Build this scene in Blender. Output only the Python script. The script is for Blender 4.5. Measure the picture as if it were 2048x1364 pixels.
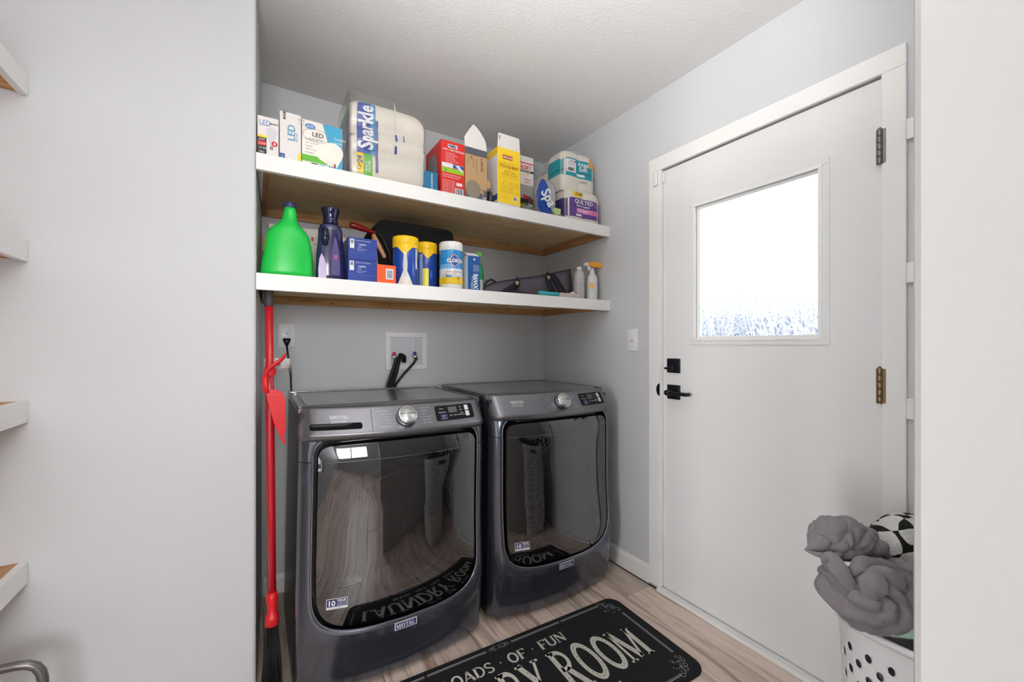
import bpy, bmesh, math, random
from mathutils import Vector, Matrix
random.seed(7)
C = bpy.context.scene.collection
PI = math.pi
for o in list(bpy.data.objects): bpy.data.objects.remove(o)

# ------------------------------------------------------------------ camera
CAMH = 1.2; FPX = 819.0; CX = 1024.0; HY = 689.0
TH = math.radians(32.0); CT, ST = math.cos(TH), math.sin(TH)
cam_d = bpy.data.cameras.new('camera'); cam = bpy.data.objects.new('camera', cam_d); C.objects.link(cam)
cam.location = (0, 0, CAMH); cam.rotation_euler = (PI/2, 0, -TH)
cam_d.sensor_width = 36; cam_d.lens = 36*FPX/2048; cam_d.shift_y = (HY-682)/2048
cam_d.clip_start = 0.01
bpy.context.scene.camera = cam
# ------------------------------------------------------------------ world, lights, exposure
sc = bpy.context.scene
sc.view_settings.view_transform = 'Standard'; sc.view_settings.look = 'None'
sc.view_settings.gamma = 1; sc.view_settings.use_curve_mapping = False
sc.view_settings.exposure = 0.15
w = bpy.data.worlds.new('overcast_sky'); sc.world = w; w.use_nodes = True
bg = w.node_tree.nodes['Background']; bg.inputs[0].default_value = (0.92, 0.96, 1.0, 1); bg.inputs[1].default_value = 3.2

def area(name, loc, rot, sx, sy, power, col=(1, 1, 1), portal=False):
    d = bpy.data.lights.new(name, 'AREA'); d.shape = 'RECTANGLE'; d.size = sx; d.size_y = sy
    d.energy = power; d.color = col
    if portal: d.cycles.is_portal = True
    o = bpy.data.objects.new(name, d); C.objects.link(o); o.location = loc; o.rotation_euler = rot
    return o
# daylight coming in through the glazed door (outside it) and the window of the room behind the camera
area('door_portal', (1.80, .89, 1.525), (0, math.radians(90), 0), .64, .52, 10, portal=True)
area('front_daylight', (-.30, -2.95, 1.70), (math.radians(90), 0, 0), 1.3, 1.25, 86, (1, .99, .975))
ld = area('left_fill', (-7.0, -2.2, 1.6), (0, 0, 0), 1.7, 2.4, 350, (1, .995, .985))  # unseen fill light added far to the left to brighten the door
ld.rotation_euler = (Vector((1.685, .9, 1.0))-ld.location).to_track_quat('-Z', 'Y').to_euler()
# the photographer's flash beside the camera, turned up and forward to bounce off the ceiling
fd = bpy.data.lights.new('bounce_flash', 'AREA'); fd.shape = 'DISK'; fd.size = .3; fd.energy = 18; fd.spread = math.radians(90); fd.color = (1, .985, .96)
fo = bpy.data.objects.new('bounce_flash', fd); C.objects.link(fo); fo.location = (-.14, -.06, 1.42)
fo.rotation_euler = (Vector((.44, .36, 2.45))-fo.location).to_track_quat('-Z', 'Y').to_euler()

# ------------------------------------------------------------------ materials
MATS = {}
def mat(name, col, rough=.5, metal=0., bump=0., bscale=200., var=.03, spec=.5, coat=0., trans=0., ior=1.45, sheen=0., vscale=8.):
    if name in MATS: return MATS[name]
    m = bpy.data.materials.new(name); m.use_nodes = True; n = m.node_tree.nodes; l = m.node_tree.links
    b = n['Principled BSDF']
    b.inputs['Roughness'].default_value = rough; b.inputs['Metallic'].default_value = metal
    b.inputs['Specular IOR Level'].default_value = spec; b.inputs['IOR'].default_value = ior
    b.inputs['Coat Weight'].default_value = coat; b.inputs['Coat Roughness'].default_value = .08
    b.inputs['Transmission Weight'].default_value = trans
    b.inputs['Sheen Weight'].default_value = sheen
    tc = n.new('ShaderNodeTexCoord')
    nz = n.new('ShaderNodeTexNoise'); nz.inputs['Scale'].default_value = vscale; nz.inputs['Detail'].default_value = 3
    l.new(tc.outputs['Object'], nz.inputs['Vector'])
    mx = n.new('ShaderNodeMix'); mx.data_type = 'RGBA'
    mx.inputs['A'].default_value = tuple(min(1, c*(1-var)) for c in col)+(1,)
    mx.inputs['B'].default_value = tuple(min(1, c*(1+var)) for c in col)+(1,)
    l.new(nz.outputs['Fac'], mx.inputs['Factor']); l.new(mx.outputs['Result'], b.inputs['Base Color'])
    if bump:
        n2 = n.new('ShaderNodeTexNoise'); n2.inputs['Scale'].default_value = bscale; n2.inputs['Detail'].default_value = 4
        l.new(tc.outputs['Object'], n2.inputs['Vector'])
        bp = n.new('ShaderNodeBump'); bp.inputs['Strength'].default_value = bump; bp.inputs['Distance'].default_value = .004
        l.new(n2.outputs['Fac'], bp.inputs['Height']); l.new(bp.outputs['Normal'], b.inputs['Normal'])
    MATS[name] = m; return m

def S(r, g, b):      # sRGB 0-255 to linear
    f = lambda c: (c/255/12.92) if c/255 <= .04045 else ((c/255+.055)/1.055)**2.4
    return (f(r), f(g), f(b))

M_wall = mat('grey_wall_paint', S(205, 206, 209), .62, bump=.12, bscale=180, var=.008)
M_ceil = mat('textured_ceiling_paint', S(222, 222, 222), .85, bump=.55, bscale=110, var=.01)
M_white = mat('white_trim_paint', S(236, 235, 233), .38, bump=.05, bscale=60, var=.01)
M_door = mat('white_door_paint', S(226, 226, 226), .42, bump=.05, bscale=40, var=.008)
M_black = mat('matte_black_metal', S(22, 22, 30), .38, .3)
M_plastic_w = mat('white_plastic', S(232, 232, 234), .3)
M_dark = mat('black_plastic', S(14, 14, 16), .35)

def wood(name, c1, c2, scale=(1, 14, 14), rough=.6, knots=True, objrand=False, c3=None):
    m = bpy.data.materials.new(name); m.use_nodes = True; n = m.node_tree.nodes; l = m.node_tree.links
    b = n['Principled BSDF']; b.inputs['Roughness'].default_value = rough
    tc = n.new('ShaderNodeTexCoord'); mp = n.new('ShaderNodeMapping'); mp.inputs['Scale'].default_value = scale
    l.new(tc.outputs['Object'], mp.inputs['Vector'])
    add = mp
    if objrand:
        oi = n.new('ShaderNodeObjectInfo'); va = n.new('ShaderNodeVectorMath'); va.operation = 'ADD'
        mu = n.new('ShaderNodeMath'); mu.operation = 'MULTIPLY'; mu.inputs[1].default_value = 37.
        l.new(oi.outputs['Random'], mu.inputs[0]); l.new(mp.outputs[0], va.inputs[0]); l.new(mu.outputs[0], va.inputs[1]); add = va
    nz = n.new('ShaderNodeTexNoise'); nz.inputs['Scale'].default_value = 2.2; nz.inputs['Detail'].default_value = 9
    nz.inputs['Roughness'].default_value = .62; nz.inputs['Distortion'].default_value = .9
    l.new(add.outputs[0], nz.inputs['Vector'])
    cr = n.new('ShaderNodeValToRGB'); e = cr.color_ramp.elements
    e[0].position = .3; e[0].color = c2+(1,); e[1].position = .6; e[1].color = c1+(1,)
    if objrand: e[0].position = .33; e[1].position = .52
    if c3:
        x = cr.color_ramp.elements.new(.72); x.color = c3+(1,)
    l.new(nz.outputs['Fac'], cr.inputs['Fac'])
    out = cr.outputs['Color']
    if objrand:
        hs = n.new('ShaderNodeHueSaturation'); ml = n.new('ShaderNodeMapRange')
        ml.inputs['To Min'].default_value = .82; ml.inputs['To Max'].default_value = 1.14
        l.new(oi.outputs['Random'], ml.inputs['Value']); l.new(ml.outputs['Result'], hs.inputs['Value'])
        l.new(out, hs.inputs['Color']); out = hs.outputs['Color']
    l.new(out, b.inputs['Base Color'])
    bp = n.new('ShaderNodeBump'); bp.inputs['Strength'].default_value = .15; bp.inputs['Distance'].default_value = .002
    l.new(nz.outputs['Fac'], bp.inputs['Height']); l.new(bp.outputs['Normal'], b.inputs['Normal'])
    MATS[name] = m; return m
M_plank = wood('vinyl_plank_wood', S(214, 194, 180), S(150, 128, 115), (9.5, .8, 1), .42, objrand=True, c3=S(228, 212, 200))
M_pine = wood('raw_pine', S(205, 160, 108), S(160, 112, 66), (1.2, 14, 16), .6)
M_piney = wood('raw_pine_side', S(200, 150, 100), S(150, 100, 62), (14, 1.2, 16), .6)
M_ply = wood('raw_plywood', S(240, 214, 170), S(220, 190, 144), (2.5, 9, 4), .7)

# ------------------------------------------------------------------ mesh builder
class MB:
    def __init__(s): s.v = []; s.f = []; s.mi = []; s.mats = []; s.sm = []
    def m(s, mt):
        if mt not in s.mats: s.mats.append(mt)
        return s.mats.index(mt)
    def add(s, vs, fs, mt, smooth=False, fn=None):
        o = len(s.v); k = s.m(mt)
        s.v += [tuple(fn(Vector(p)) if fn else p) for p in vs]
        for f in fs: s.f.append([o+i for i in f]); s.mi.append(k); s.sm.append(smooth)
        return s
    def box(s, a, b, mt, fn=None):
        x0, y0, z0 = a; x1, y1, z1 = b
        vs = [(x0,y0,z0),(x1,y0,z0),(x1,y1,z0),(x0,y1,z0),(x0,y0,z1),(x1,y0,z1),(x1,y1,z1),(x0,y1,z1)]
        return s.add(vs, [(0,3,2,1),(4,5,6,7),(0,1,5,4),(1,2,6,5),(2,3,7,6),(3,0,4,7)], mt, fn=fn)
    def bbox(s, a, b, r, mt):     # bevelled box
        bm = bmesh.new(); bmesh.ops.create_cube(bm, size=1)
        for v in bm.verts: v.co = Vector([(a[i]+b[i])/2+v.co[i]*(b[i]-a[i]) for i in range(3)])
        bmesh.ops.bevel(bm, geom=bm.edges[:], offset=r, segments=2, profile=.5, affect='EDGES')
        bm.verts.index_update()
        s.add([v.co[:] for v in bm.verts], [[v.index for v in f.verts] for f in bm.faces], mt, True); bm.free(); return s
    def poly(s, pts, mt, fn=None): return s.add(pts, [list(range(len(pts)))], mt, fn=fn)
    def prism(s, pts, d, mt, fn=None, smooth=False):   # pts 3D polygon, extruded by vector d
        n = len(pts); d = Vector(d); vs = [Vector(p) for p in pts]; vs += [p+d for p in vs]
        return s.add(vs, [list(range(n))[::-1], list(range(n, 2*n))]+[(i,(i+1)%n,n+(i+1)%n,n+i) for i in range(n)], mt, smooth, fn)
    def rings(s, rs, mt, closed=True, cap0=False, cap1=False, smooth=True, fn=None):
        n = len(rs[0]); vs = [p for r in rs for p in r]; fs = []
        for i in range(len(rs)-1):
            for j in range(n if closed else n-1):
                k = (j+1) % n; fs.append((i*n+j, i*n+k, (i+1)*n+k, (i+1)*n+j))
        if cap0: fs.append(list(range(n))[::-1])
        if cap1: fs.append([(len(rs)-1)*n+j for j in range(n)])
        return s.add(vs, fs, mt, smooth, fn)
    def loft(s, secs, mt, n=28, cap=True, fn=None, a0=0):    # secs (cx,cy,z,ax,ay,exp)
        rs = []
        for (cx, cy, z, ax, ay, e) in secs:
            r = []
            for k in range(n):
                t = 2*PI*k/n+a0; c, q = math.cos(t), math.sin(t)
                r.append((cx+ax*math.copysign(abs(c)**(2/e), c), cy+ay*math.copysign(abs(q)**(2/e), q), z))
            rs.append(r)
        return s.rings(rs, mt, True, cap, cap, True, fn)
    def lathe(s, prof, mt, c=(0, 0, 0), n=28, fn=None, axis='z'):
        rs = []
        for r, z in prof:
            ring = []
            for k in range(n):
                t = 2*PI*k/n; a, b = r*math.cos(t), r*math.sin(t)
                ring.append({'z': (c[0]+a, c[1]+b, c[2]+z), 'y': (c[0]+a, c[1]-z, c[2]+b), 'x': (c[0]-z, c[1]+a, c[2]+b)}[axis])
            rs.append(ring)
        return s.rings(rs, mt, True, True, True, True, fn)
    def tube(s, pts, r, mt, n=10, flat=1., fn=None):
        pts = [Vector(p) for p in pts]; rs = []; up = Vector((.13, .21, .97))
        for i, p in enumerate(pts):
            d = (pts[min(i+1, len(pts)-1)]-pts[max(i-1, 0)]).normalized()
            a = d.cross(up)
            if a.length < .05: a = d.cross(Vector((1, 0, 0)))
            a.normalize(); b = d.cross(a); up = -b if False else up
            rr = r[i] if isinstance(r, (list, tuple)) else r
            rs.append([p+a*rr*math.cos(2*PI*k/n)+b*rr*flat*math.sin(2*PI*k/n) for k in range(n)])
        return s.rings(rs, mt, True, True, True, True, fn)
    def text(s, txt, size, mt, fn, align='LEFT', ext=0., res=2, bold=0., sx=1.):
        # fn maps (u,v) plane coordinates (metres) to a point
        cu = bpy.data.curves.new('t', 'FONT'); cu.body = txt; cu.size = size; cu.resolution_u = res; cu.offset = bold*size
        cu.align_x = align
        ob = bpy.data.objects.new('t', cu); C.objects.link(ob)
        bpy.context.view_layer.update()
        me = ob.to_mesh(); vs = [fn(v.co.x*sx, v.co.y) for v in me.vertices]; fs = [list(p.vertices) for p in me.polygons]
        s.add(vs, fs, mt); ob.to_mesh_clear(); bpy.data.objects.remove(ob); bpy.data.curves.remove(cu); return s
    def build(s, name, parent=None, loc=None, bevel=0, weld=False):
        me = bpy.data.meshes.new(name); me.from_pydata([tuple(p) for p in s.v], [], s.f)
        for mt in s.mats: me.materials.append(mt)
        me.polygons.foreach_set('material_index', s.mi); me.polygons.foreach_set('use_smooth', s.sm)
        me.validate(); me.update()
        if weld:
            bm = bmesh.new(); bm.from_mesh(me); bmesh.ops.remove_doubles(bm, verts=bm.verts, dist=.0002); bmesh.ops.recalc_face_normals(bm, faces=bm.faces); bm.to_mesh(me); bm.free()
        o = bpy.data.objects.new(name, me); C.objects.link(o)
        if parent: o.parent = parent
        if loc: o.location = loc
        if bevel:
            b = o.modifiers.new('bevel', 'BEVEL'); b.width = bevel; b.segments = 2; b.limit_method = 'ANGLE'; b.angle_limit = .7
        return o
def thing(name, label, cat, loc=(0, 0, 0), rz=0, group=None, rot=None):
    o = bpy.data.objects.new(name, None); C.objects.link(o); o.empty_display_size = .05
    o.location = loc; o.rotation_euler = rot if rot else (0, 0, rz); o['label'] = label; o['category'] = cat
    if group: o['group'] = group
    return o
def tag(o, label, cat, group=None):
    o['label'] = label; o['category'] = cat
    if group: o['group'] = group
    return o
def struct(o): o['kind'] = 'structure'; return o
def ray(px, py): 
    a = (px-CX)/FPX; return Vector((CT*a+ST, -ST*a+CT, (HY-py)/FPX))
def P(px, py, Y):            # point on the plane at depth Y
    d = ray(px, py); return Vector((0, 0, CAMH))+d*(Y/d.y)
def PX(px, py, X):
    d = ray(px, py); return Vector((0, 0, CAMH))+d*(X/d.x)
def arc(cx, cy, r, a0, a1, n, ry=None):
    ry = r if ry is None else ry
    return [(cx+r*math.cos(math.radians(a0+(a1-a0)*i/n)), cy+ry*math.sin(math.radians(a0+(a1-a0)*i/n))) for i in range(n+1)]
def rrect(x0, z0, x1, z1, r, n=4):
    return arc(x1-r, z0+r, r, -90, 0, n)+arc(x1-r, z1-r, r, 0, 90, n)+arc(x0+r, z1-r, r, 90, 180, n)+arc(x0+r, z0+r, r, 180, 270, n)

# ------------------------------------------------------------------ room shell
XR = 1.685; YB = 2.284; ZC = 2.449; XL = -.93; YS = 1.662; YF = -2.6; WT = .13
# wall_right with the door opening
DY0, DY1, DZ1 = .478, 1.311, 2.052
m = MB()
m.box((XR, DY1+.002, -.06), (XR+WT, YB+.1, ZC), M_wall); m.box((XR, YF-.1, -.06), (XR+WT, DY0-.002, ZC), M_wall); m.box((XR, DY0-.002, DZ1+.002), (XR+WT, DY1+.002, ZC), M_wall)
struct(m.build('wall_right'))
struct(MB().box((-.1, YB, -.06), (XR, YB+.1, ZC), M_wall).build('wall_back'))
# partition left of the alcove, its corner slightly rounded, alcove cheek running back
m = MB(); cr = [(-.012+.012*math.sin(a), YS+.012-.012*math.cos(a)) for a in [i*PI/10 for i in range(6)]]
pl = [(XL, YS)]+cr+[(.023, YB), (XL, YB)]
m.prism([(x, y, -.06) for x, y in pl], (0, 0, ZC+.06), M_wall); struct(m.build('wall_partition'))
WZ0, WZ1 = 1.05, 2.3
m = MB(); m.box((XL-.12, YF, 0), (XL, YS, WZ0-.75), M_wall); m.box((XL-.12, YF, WZ1), (XL, YS, ZC), M_wall)
m.box((XL-.12, YF, WZ0-.75), (XL, -.27, WZ1), M_wall); m.box((XL-.12, .42, WZ0-.75), (XL, YS, WZ1), M_wall); struct(m.build('wall_left'))  # opening shaped so the added left light reaches the door and spares the jamb
m = MB(); m.box((XL-.12, YF-.12, 0), (XR, YF, WZ0), M_wall); m.box((XL-.12, YF-.12, WZ1), (XR, YF, ZC), M_wall)
m.box((XL-.12, YF-.12, WZ0), (-.88, YF, WZ1), M_wall); m.box((.30, YF-.12, WZ0), (XR, YF, WZ1), M_wall); struct(m.build('wall_front'))
struct(MB().box((XL-.12, YF-.12, ZC), (XR+WT, YB+.1, ZC+.1), M_ceil).build('ceiling'))
# near door jamb (end of the wall beside the camera)
m = MB(); m.box((.475, .012, 0), (XR, .116, ZC), mat('toned_down_wall_paint', S(196, 195, 194), .6, bump=.08, bscale=150, var=.005))  # same wall paint, its colour darkened to offset the strong light here
struct(m.build('wall_doorway', bevel=.006))
# window frame of the room behind, and an added one for the left fill
def winframe(name, fnm, x0, z0, x1, z1):
    e = thing(name, '', ''); del e['label']; del e['category']; struct(e)
    f = MB(); t = .05
    for a, b in (((x0, z0), (x1, z0+t)), ((x0, z1-t), (x1, z1)), ((x0, z0), (x0+t, z1)), ((x1-t, z0), (x1, z1)), (((x0+x1)/2-.02, z0), ((x0+x1)/2+.02, z1))):
        f.box(fnm(a[0], -.03, a[1]), fnm(b[0], .03, b[1]), M_white)
    f.build('window_frame', e); return e
winframe('window_2', lambda u, v, z: (u, YF-.05+v, z), -.88, WZ0, .30, WZ1)
winframe('fill_window_3', lambda u, v, z: (XL-.05+v, u, z), -.27, WZ0-.75, .42, WZ1)

# floor with separate planks
fl = struct(MB().box((XL, YF, -.06), (XR, YB, -.006), mat('floor_underlay', S(70, 60, 55), .8)).build('floor'))
PWD, PLN = .182, 1.22; meshes = {}
x = XR-.02; row = 0
def plank_mesh(w_, l_):
    k = (round(w_, 3), round(l_, 3))
    if k not in meshes:
        me = bpy.data.meshes.new('plank'); g = .0008; c = .0018
        x0, y0, x1, y1 = g, g, w_-g, l_-g
        vs = [(x0,y0,-.006),(x1,y0,-.006),(x1,y1,-.006),(x0,y1,-.006),(x0,y0,-c),(x1,y0,-c),(x1,y1,-c),(x0,y1,-c),(x0+c,y0+c,0),(x1-c,y0+c,0),(x1-c,y1-c,0),(x0+c,y1-c,0)]
        fs = [(0,1,5,4),(1,2,6,5),(2,3,7,6),(3,0,4,7),(4,5,9,8),(5,6,10,9),(6,7,11,10),(7,4,8,11),(8,9,10,11)]
        me.from_pydata(vs, [], fs); me.materials.append(M_plank); meshes[k] = me
    return meshes[k]
offs = [.05, .62, .30, .92, .47, .78, .15, 1.05]
YJ = 1.365           # the joint seen beside the casing
while x > XL+.01:
    w_ = min(PWD, x-XL); y = YJ-PLN*4 if row == 0 else YJ-PLN*4+offs[row % 8]
    while y < YB:
        y0 = max(y, YF); y1 = min(y+PLN, YB)
        if y1-y0 > .03:
            o = bpy.data.objects.new('plank', plank_mesh(w_, y1-y0)); C.objects.link(o); o.parent = fl; o.location = (x-w_, y0, 0)
        y += PLN
    x -= PWD; row += 1

# baseboards
def baseboard(name, a, b, nrm):
    a = Vector(a); b = Vector(b); n = Vector(nrm)
    prof = [(0, 0), (.013, 0), (.013, .07), (.009, .082), (.004, .09), (0, .09)]
    m = MB(); r = [[p+n*q+Vector((0, 0, z)) for q, z in prof] for p in (a, b)]
    m.rings(r, M_white, True, True, True, False); struct(m.build(name))
baseboard('baseboard_right', (XR, 1.378, 0), (XR, YB, 0), (-1, 0, 0))
baseboard('baseboard_back', (.03, YB, 0), (XR-.014, YB, 0), (0, -1, 0))

# ------------------------------------------------------------------ door
CW = .067; CO0, CO1, COZ = .4187, 1.378, 2.118
tr = struct(MB().box((XR-.016, DY1+.0, 0.012), (XR, CO1, DZ1), M_white).build('trim_1', bevel=.003))
struct(MB().box((XR-.016, CO0, 0.0), (XR, DY0, DZ1), M_white).build('trim_2', bevel=.003))
struct(MB().box((XR-.016, CO0, DZ1), (XR, CO1, COZ), M_white).build('trim_3', bevel=.003))
# jamb and stop inside the opening
m = MB(); m.box((XR+.052, DY0, 0), (XR+WT, DY0+.012, DZ1), M_white); m.box((XR+.052, DY1-.012, 0), (XR+WT, DY1, DZ1), M_white); m.box((XR+.052, DY0, DZ1-.012), (XR+WT, DY1, DZ1), M_white)
m.box((XR-.006, DY1-.003, 0.02), (XR+.05, DY1+.002, DZ1), M_white)
struct(m.build('trim_4'))
# painted cleats on the wall beyond the casing
for k, z in enumerate((1.82, 1.386, .975, .53)):
    struct(MB().box((XR-.019, .118, z), (XR-.001, .4180, z+.062), M_white).build('trim_%d' % (5+k), bevel=.002))
struct(MB().box((XR-.034, DY0-.0, 0), (XR+.0, DY1+.008, .016), M_white).box((XR, DY0-.004, -.05), (XR+WT, DY1+.004, .014), M_white).build('trim_9', bevel=.003))
dr = thing('door_1', '', ''); del dr['label']; del dr['category']; struct(dr)
SX0 = XR+.004; SX1 = SX0+.044
GY0, GY1, GZ0, GZ1 = .648, 1.136, 1.222, 1.828       # glass opening
s0, s1, sz0, sz1 = DY0+.004, DY1-.005, .018, DZ1-.006
m = MB()
for a, b in (((s0, sz0), (s1, GZ0)), ((s0, GZ1), (s1, sz1)), ((s0, GZ0), (GY0, GZ1)), ((GY1, GZ0), (s1, GZ1))):
    m.box((SX0, a[0], a[1]), (SX1, b[0], b[1]), M_door)
m.build('slab', dr)
def frame_yz(x0, x1, y0, z0, y1, z1, t, mt, m):
    m.box((x0, y0, z0), (x1, y1, z0+t), mt); m.box((x0, y0, z1-t), (x1, y1, z1), mt)
    m.box((x0, y0, z0+t), (x1, y0+t, z1-t), mt); m.box((x0, y1-t, z0+t), (x1, y1, z1-t), mt)
m = MB(); frame_yz(SX0-.005, SX0+.001, GY0-.028, GZ0-.024, GY1+.028, GZ1+.028, .026, M_door, m)
frame_yz(SX0-.009, SX0+.0, GY0-.006, GZ0-.006, GY1+.006, GZ1+.006, .012, M_white, m)
wf = m.build('window_frame', dr, bevel=.002)
m = MB(); frame_yz(SX0+.012, SX0+.03, GY0, GZ0, GY1, GZ1, .014, M_white, m); m.build('glazing_bead', dr, bevel=.002)
# glass: thin pane
gm = bpy.data.materials.new('window_glass'); gm.use_nodes = True; n = gm.node_tree.nodes; l = gm.node_tree.links; n.remove(n['Principled BSDF'])
t_ = n.new('ShaderNodeBsdfTransparent'); g_ = n.new('ShaderNodeBsdfGlossy'); g_.inputs['Roughness'].default_value = .02
fr = n.new('ShaderNodeFresnel'); fr.inputs['IOR'].default_value = 1.45; mx = n.new('ShaderNodeMixShader')
t_.inputs[0].default_value = (.97, .985, .98, 1)
l.new(fr.outputs[0], mx.inputs[0]); l.new(t_.outputs[0], mx.inputs[1]); l.new(g_.outputs[0], mx.inputs[2]); l.new(mx.outputs[0], n['Material Output'].inputs[0])
MB().box((SX0+.018, GY0+.001, GZ0+.001), (SX0+.022, GY1-.001, GZ1-.001), gm).build('window_pane', dr)
# deadbolt, lever, strike
def at(px, py): p = PX(px, py, XR); return p.y, p.z
y0, z0 = at(1362, 746); y1, z1 = at(1334, 717)
yb = (y0+y1)/2; zb = (z0+z1)/2
m = MB().bbox((SX0-.012, yb-.034, zb-.034), (SX0, yb+.034, zb+.034), .003, M_black)
db = m.build('deadbolt_plate', dr); MB().lathe([(.012, 0), (.012, .012), (.008, .016)], M_black, (SX0-.012, yb, zb-.012), axis='x').bbox((SX0-.03, yb-.004, zb-.018), (SX0-.014, yb+.036, zb-.008), .002, M_black).build('thumb_turn', db)
zl = at(1347, 784)[1]
m = MB().bbox((SX0-.011, yb-.034, zl-.034), (SX0, yb+.034, zl+.034), .003, M_black); lp = m.build('handle_plate', dr)
m = MB().lathe([(.013, 0), (.013, .05), (.010, .054)], M_black, (SX0-.011, yb, zl), axis='x')
m.bbox((SX0-.062, yb-.105, zl-.008), (SX0-.048, yb+.014, zl+.008), .004, M_black); m.bbox((SX0-.062, yb-.108, zl-.008), (SX0-.03, yb-.095, zl+.008), .004, M_black)
m.build('lever_handle', lp)
m = MB(); m.prism([(XR-.019, DY1+.001+r*.018, zl+.006+q*.03) for r, q in arc(0, 0, 1, -90, 90, 10)], (.006, 0, 0), M_black)
m.build('strike_plate', dr)
# hinges
for k, (ya, yb_, colr) in enumerate(((262, 331, S(120, 120, 118)), (736, 806, S(140, 118, 88)))):
    za = PX(1762, ya, XR).z; zb_ = PX(1762, yb_, XR).z
    hm = mat('hinge_metal_%d' % k, colr, .4, .8)
    m = MB(); L = (za-zb_)
    for q in range(5):
        m.lathe([(.008, 0), (.009, .001), (.009, L/5-.0015), (.008, L/5-.0005)], hm, (XR-.016, DY0+.003, zb_+q*L/5), n=12)
    m.box((XR-.0185, DY0-.012, zb_+.002), (XR-.0155, DY0, za-.002), hm)
    m.lathe([(.004, 0), (.005, .004), (.002, .006)], hm, (XR-.016, DY0+.003, za), n=10)
    m.build('hinge', dr)
# door contact sensor
sm_ = thing('contact_sensor', 'small white magnetic contact sensor at the upper left corner of the door', 'sensor', (XR-.02, DY1+.02, PX(1316, 361, XR).z))
MB().bbox((-.010, -.012, -.034), (.004, .012, .034), .004, M_plastic_w).build('sensor_body', sm_)
MB().bbox((.008, -.040, -.022), (.0235, -.030, .024), .003, M_plastic_w).build('magnet', sm_)

# ------------------------------------------------------------------ outside
M_snow = mat('snow', (.8, .82, .86), .8, bump=.2, bscale=3)
struct(MB().box((XR+WT+.01, -12, -.35), (22, 18, -.25), M_snow).build('ground_outside'))
M_bush = mat('frosted_twigs', (.62, .64, .72), .8, var=.05)
m = MB(); rr = random.Random(4)
for i, (px, h) in enumerate(((1392, 2.75), (1425, 2.85), (1460, 2.65), (1500, 2.45), (1540, 2.4), (1575, 2.15), (1610, 2.1), (1640, 2.3), (1665, 2.75))):
    d = ray(px, 600); t = 10.5/d.x; bx_, by_ = rr.uniform(-.4, .6), d.y*t
    for k in range(60):
        a = rr.uniform(0, 2*PI); q = Vector((bx_+math.cos(a)*.2, by_+math.sin(a)*.3, 0))
        dd = Vector((math.cos(a)*rr.uniform(0, .5), math.sin(a)*rr.uniform(0, .5), 1)).normalized()*h*rr.uniform(.7, 1.2)
        m.tube([q, q+dd*.5+Vector((rr.uniform(-.1, .1), rr.uniform(-.1, .1), 0)), q+dd], [.02, .012, .004], M_bush, n=4)
    for k in range(2600):
        a = rr.uniform(0, 2*PI); u_ = math.sqrt(rr.random()); z = 1.12*h*(rr.random()**.75)*(1-.25*u_**2)
        p = Vector((bx_+.7*u_*math.cos(a), by_+1.0*u_*math.sin(a), z)); s_ = rr.uniform(.025, .06)
        u = Vector((rr.gauss(0, 1), rr.gauss(0, 1), rr.gauss(0, 1))).normalized()*s_; v = Vector((rr.gauss(0, 1), rr.gauss(0, 1), rr.gauss(0, 1))).normalized()*s_*.6
        m.add([p-u, p+v, p+u, p-v], [(0, 1, 2, 3)], M_bush)
o = m.build('frosted_hedge', loc=(10.5, 0, -.25)); tag(o, 'pale frosted leafless hedge outside beyond the door window', 'hedge'); o['kind'] = 'stuff'
for px in (1575, 1600):
    d = ray(px, 600); t = 12.5/d.x; m = MB()
    m.tube([(0, 0, 0), (.05, .1, 1.7), (.0, .2, 3.6)], [.035, .025, .008], M_bush, n=6); m.tube([(.03, .1, 1.9), (.1, .5, 3.)], [.015, .005], M_bush, n=5); m.tube([(.03, .12, 2.3), (.0, -.3, 3.2)], [.013, .005], M_bush, n=5)
    o = m.build('bare_sapling', loc=(12.5, d.y*t+(1.2 if px == 1600 else 0), -.25)); tag(o, 'thin bare sapling above the frosted hedge, %s of the two' % ('left' if px == 1575 else 'right'), 'tree', 'bare saplings outside')

# ------------------------------------------------------------------ electrical fittings
def screw(m, x, y, z, mt): m.lathe([(.003, 0), (.0028, .001)], mt, (x, y, z), n=8, axis='y')
p = P(573, 671, YB); ox = p.x; oz = p.z
e = thing('wall_outlet', 'white duplex wall outlet behind the red broom handle', 'outlet', (ox, YB, oz))
MB().bbox((-.036, -.006, -.058), (.036, 0, .058), .002, M_plastic_w).build('cover_plate', e)
M_slot = mat('slot_dark', S(40, 38, 38), .6); 
for dz in (.02, -.02):
    m = MB(); m.lathe([(.0175, 0), (.0175, .0015), (.016, .002)], M_plastic_w, (0, -.006, dz), axis='y', n=20)
    for q in (-.006, .006): m.box((q-.001, -.0085, dz-.001), (q+.001, -.0075, dz+.008), M_slot)
    m.lathe([(.0025, 0), (.0025, .0025)], M_slot, (0, -.006, dz-.008), axis='y', n=8); m.build('socket', e)
# plug and power cord
e = thing('power_cord', 'black power cord plugged into the white wall outlet', 'cord', (ox, YB-.008, oz-.02))
MB().loft([(0, -.012, .006, .016, .012, 2.4), (0, -.014, -.004, .017, .014, 2.4), (0, -.013, -.018, .011, .012, 2), (0, -.013, -.032, .006, .007, 2)], M_dark, 16).build('plug', e)
MB().tube([(0, -.013, -.03), (.004, -.016, -.07), (.010, -.02, -.12), (.016, -.025, -.17), (.018, -.03, -.24), (.02, -.05, -.34)], .0045, M_dark, 8).build('cable', e)
p0 = (.013, -.024, -.128); MB().tube([(.0125, -.021, -.125), (.016, -.025, -.155)], .0062, mat('tan_tape', S(176, 140, 110), .5), 8).build('tape_band', e)
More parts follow.
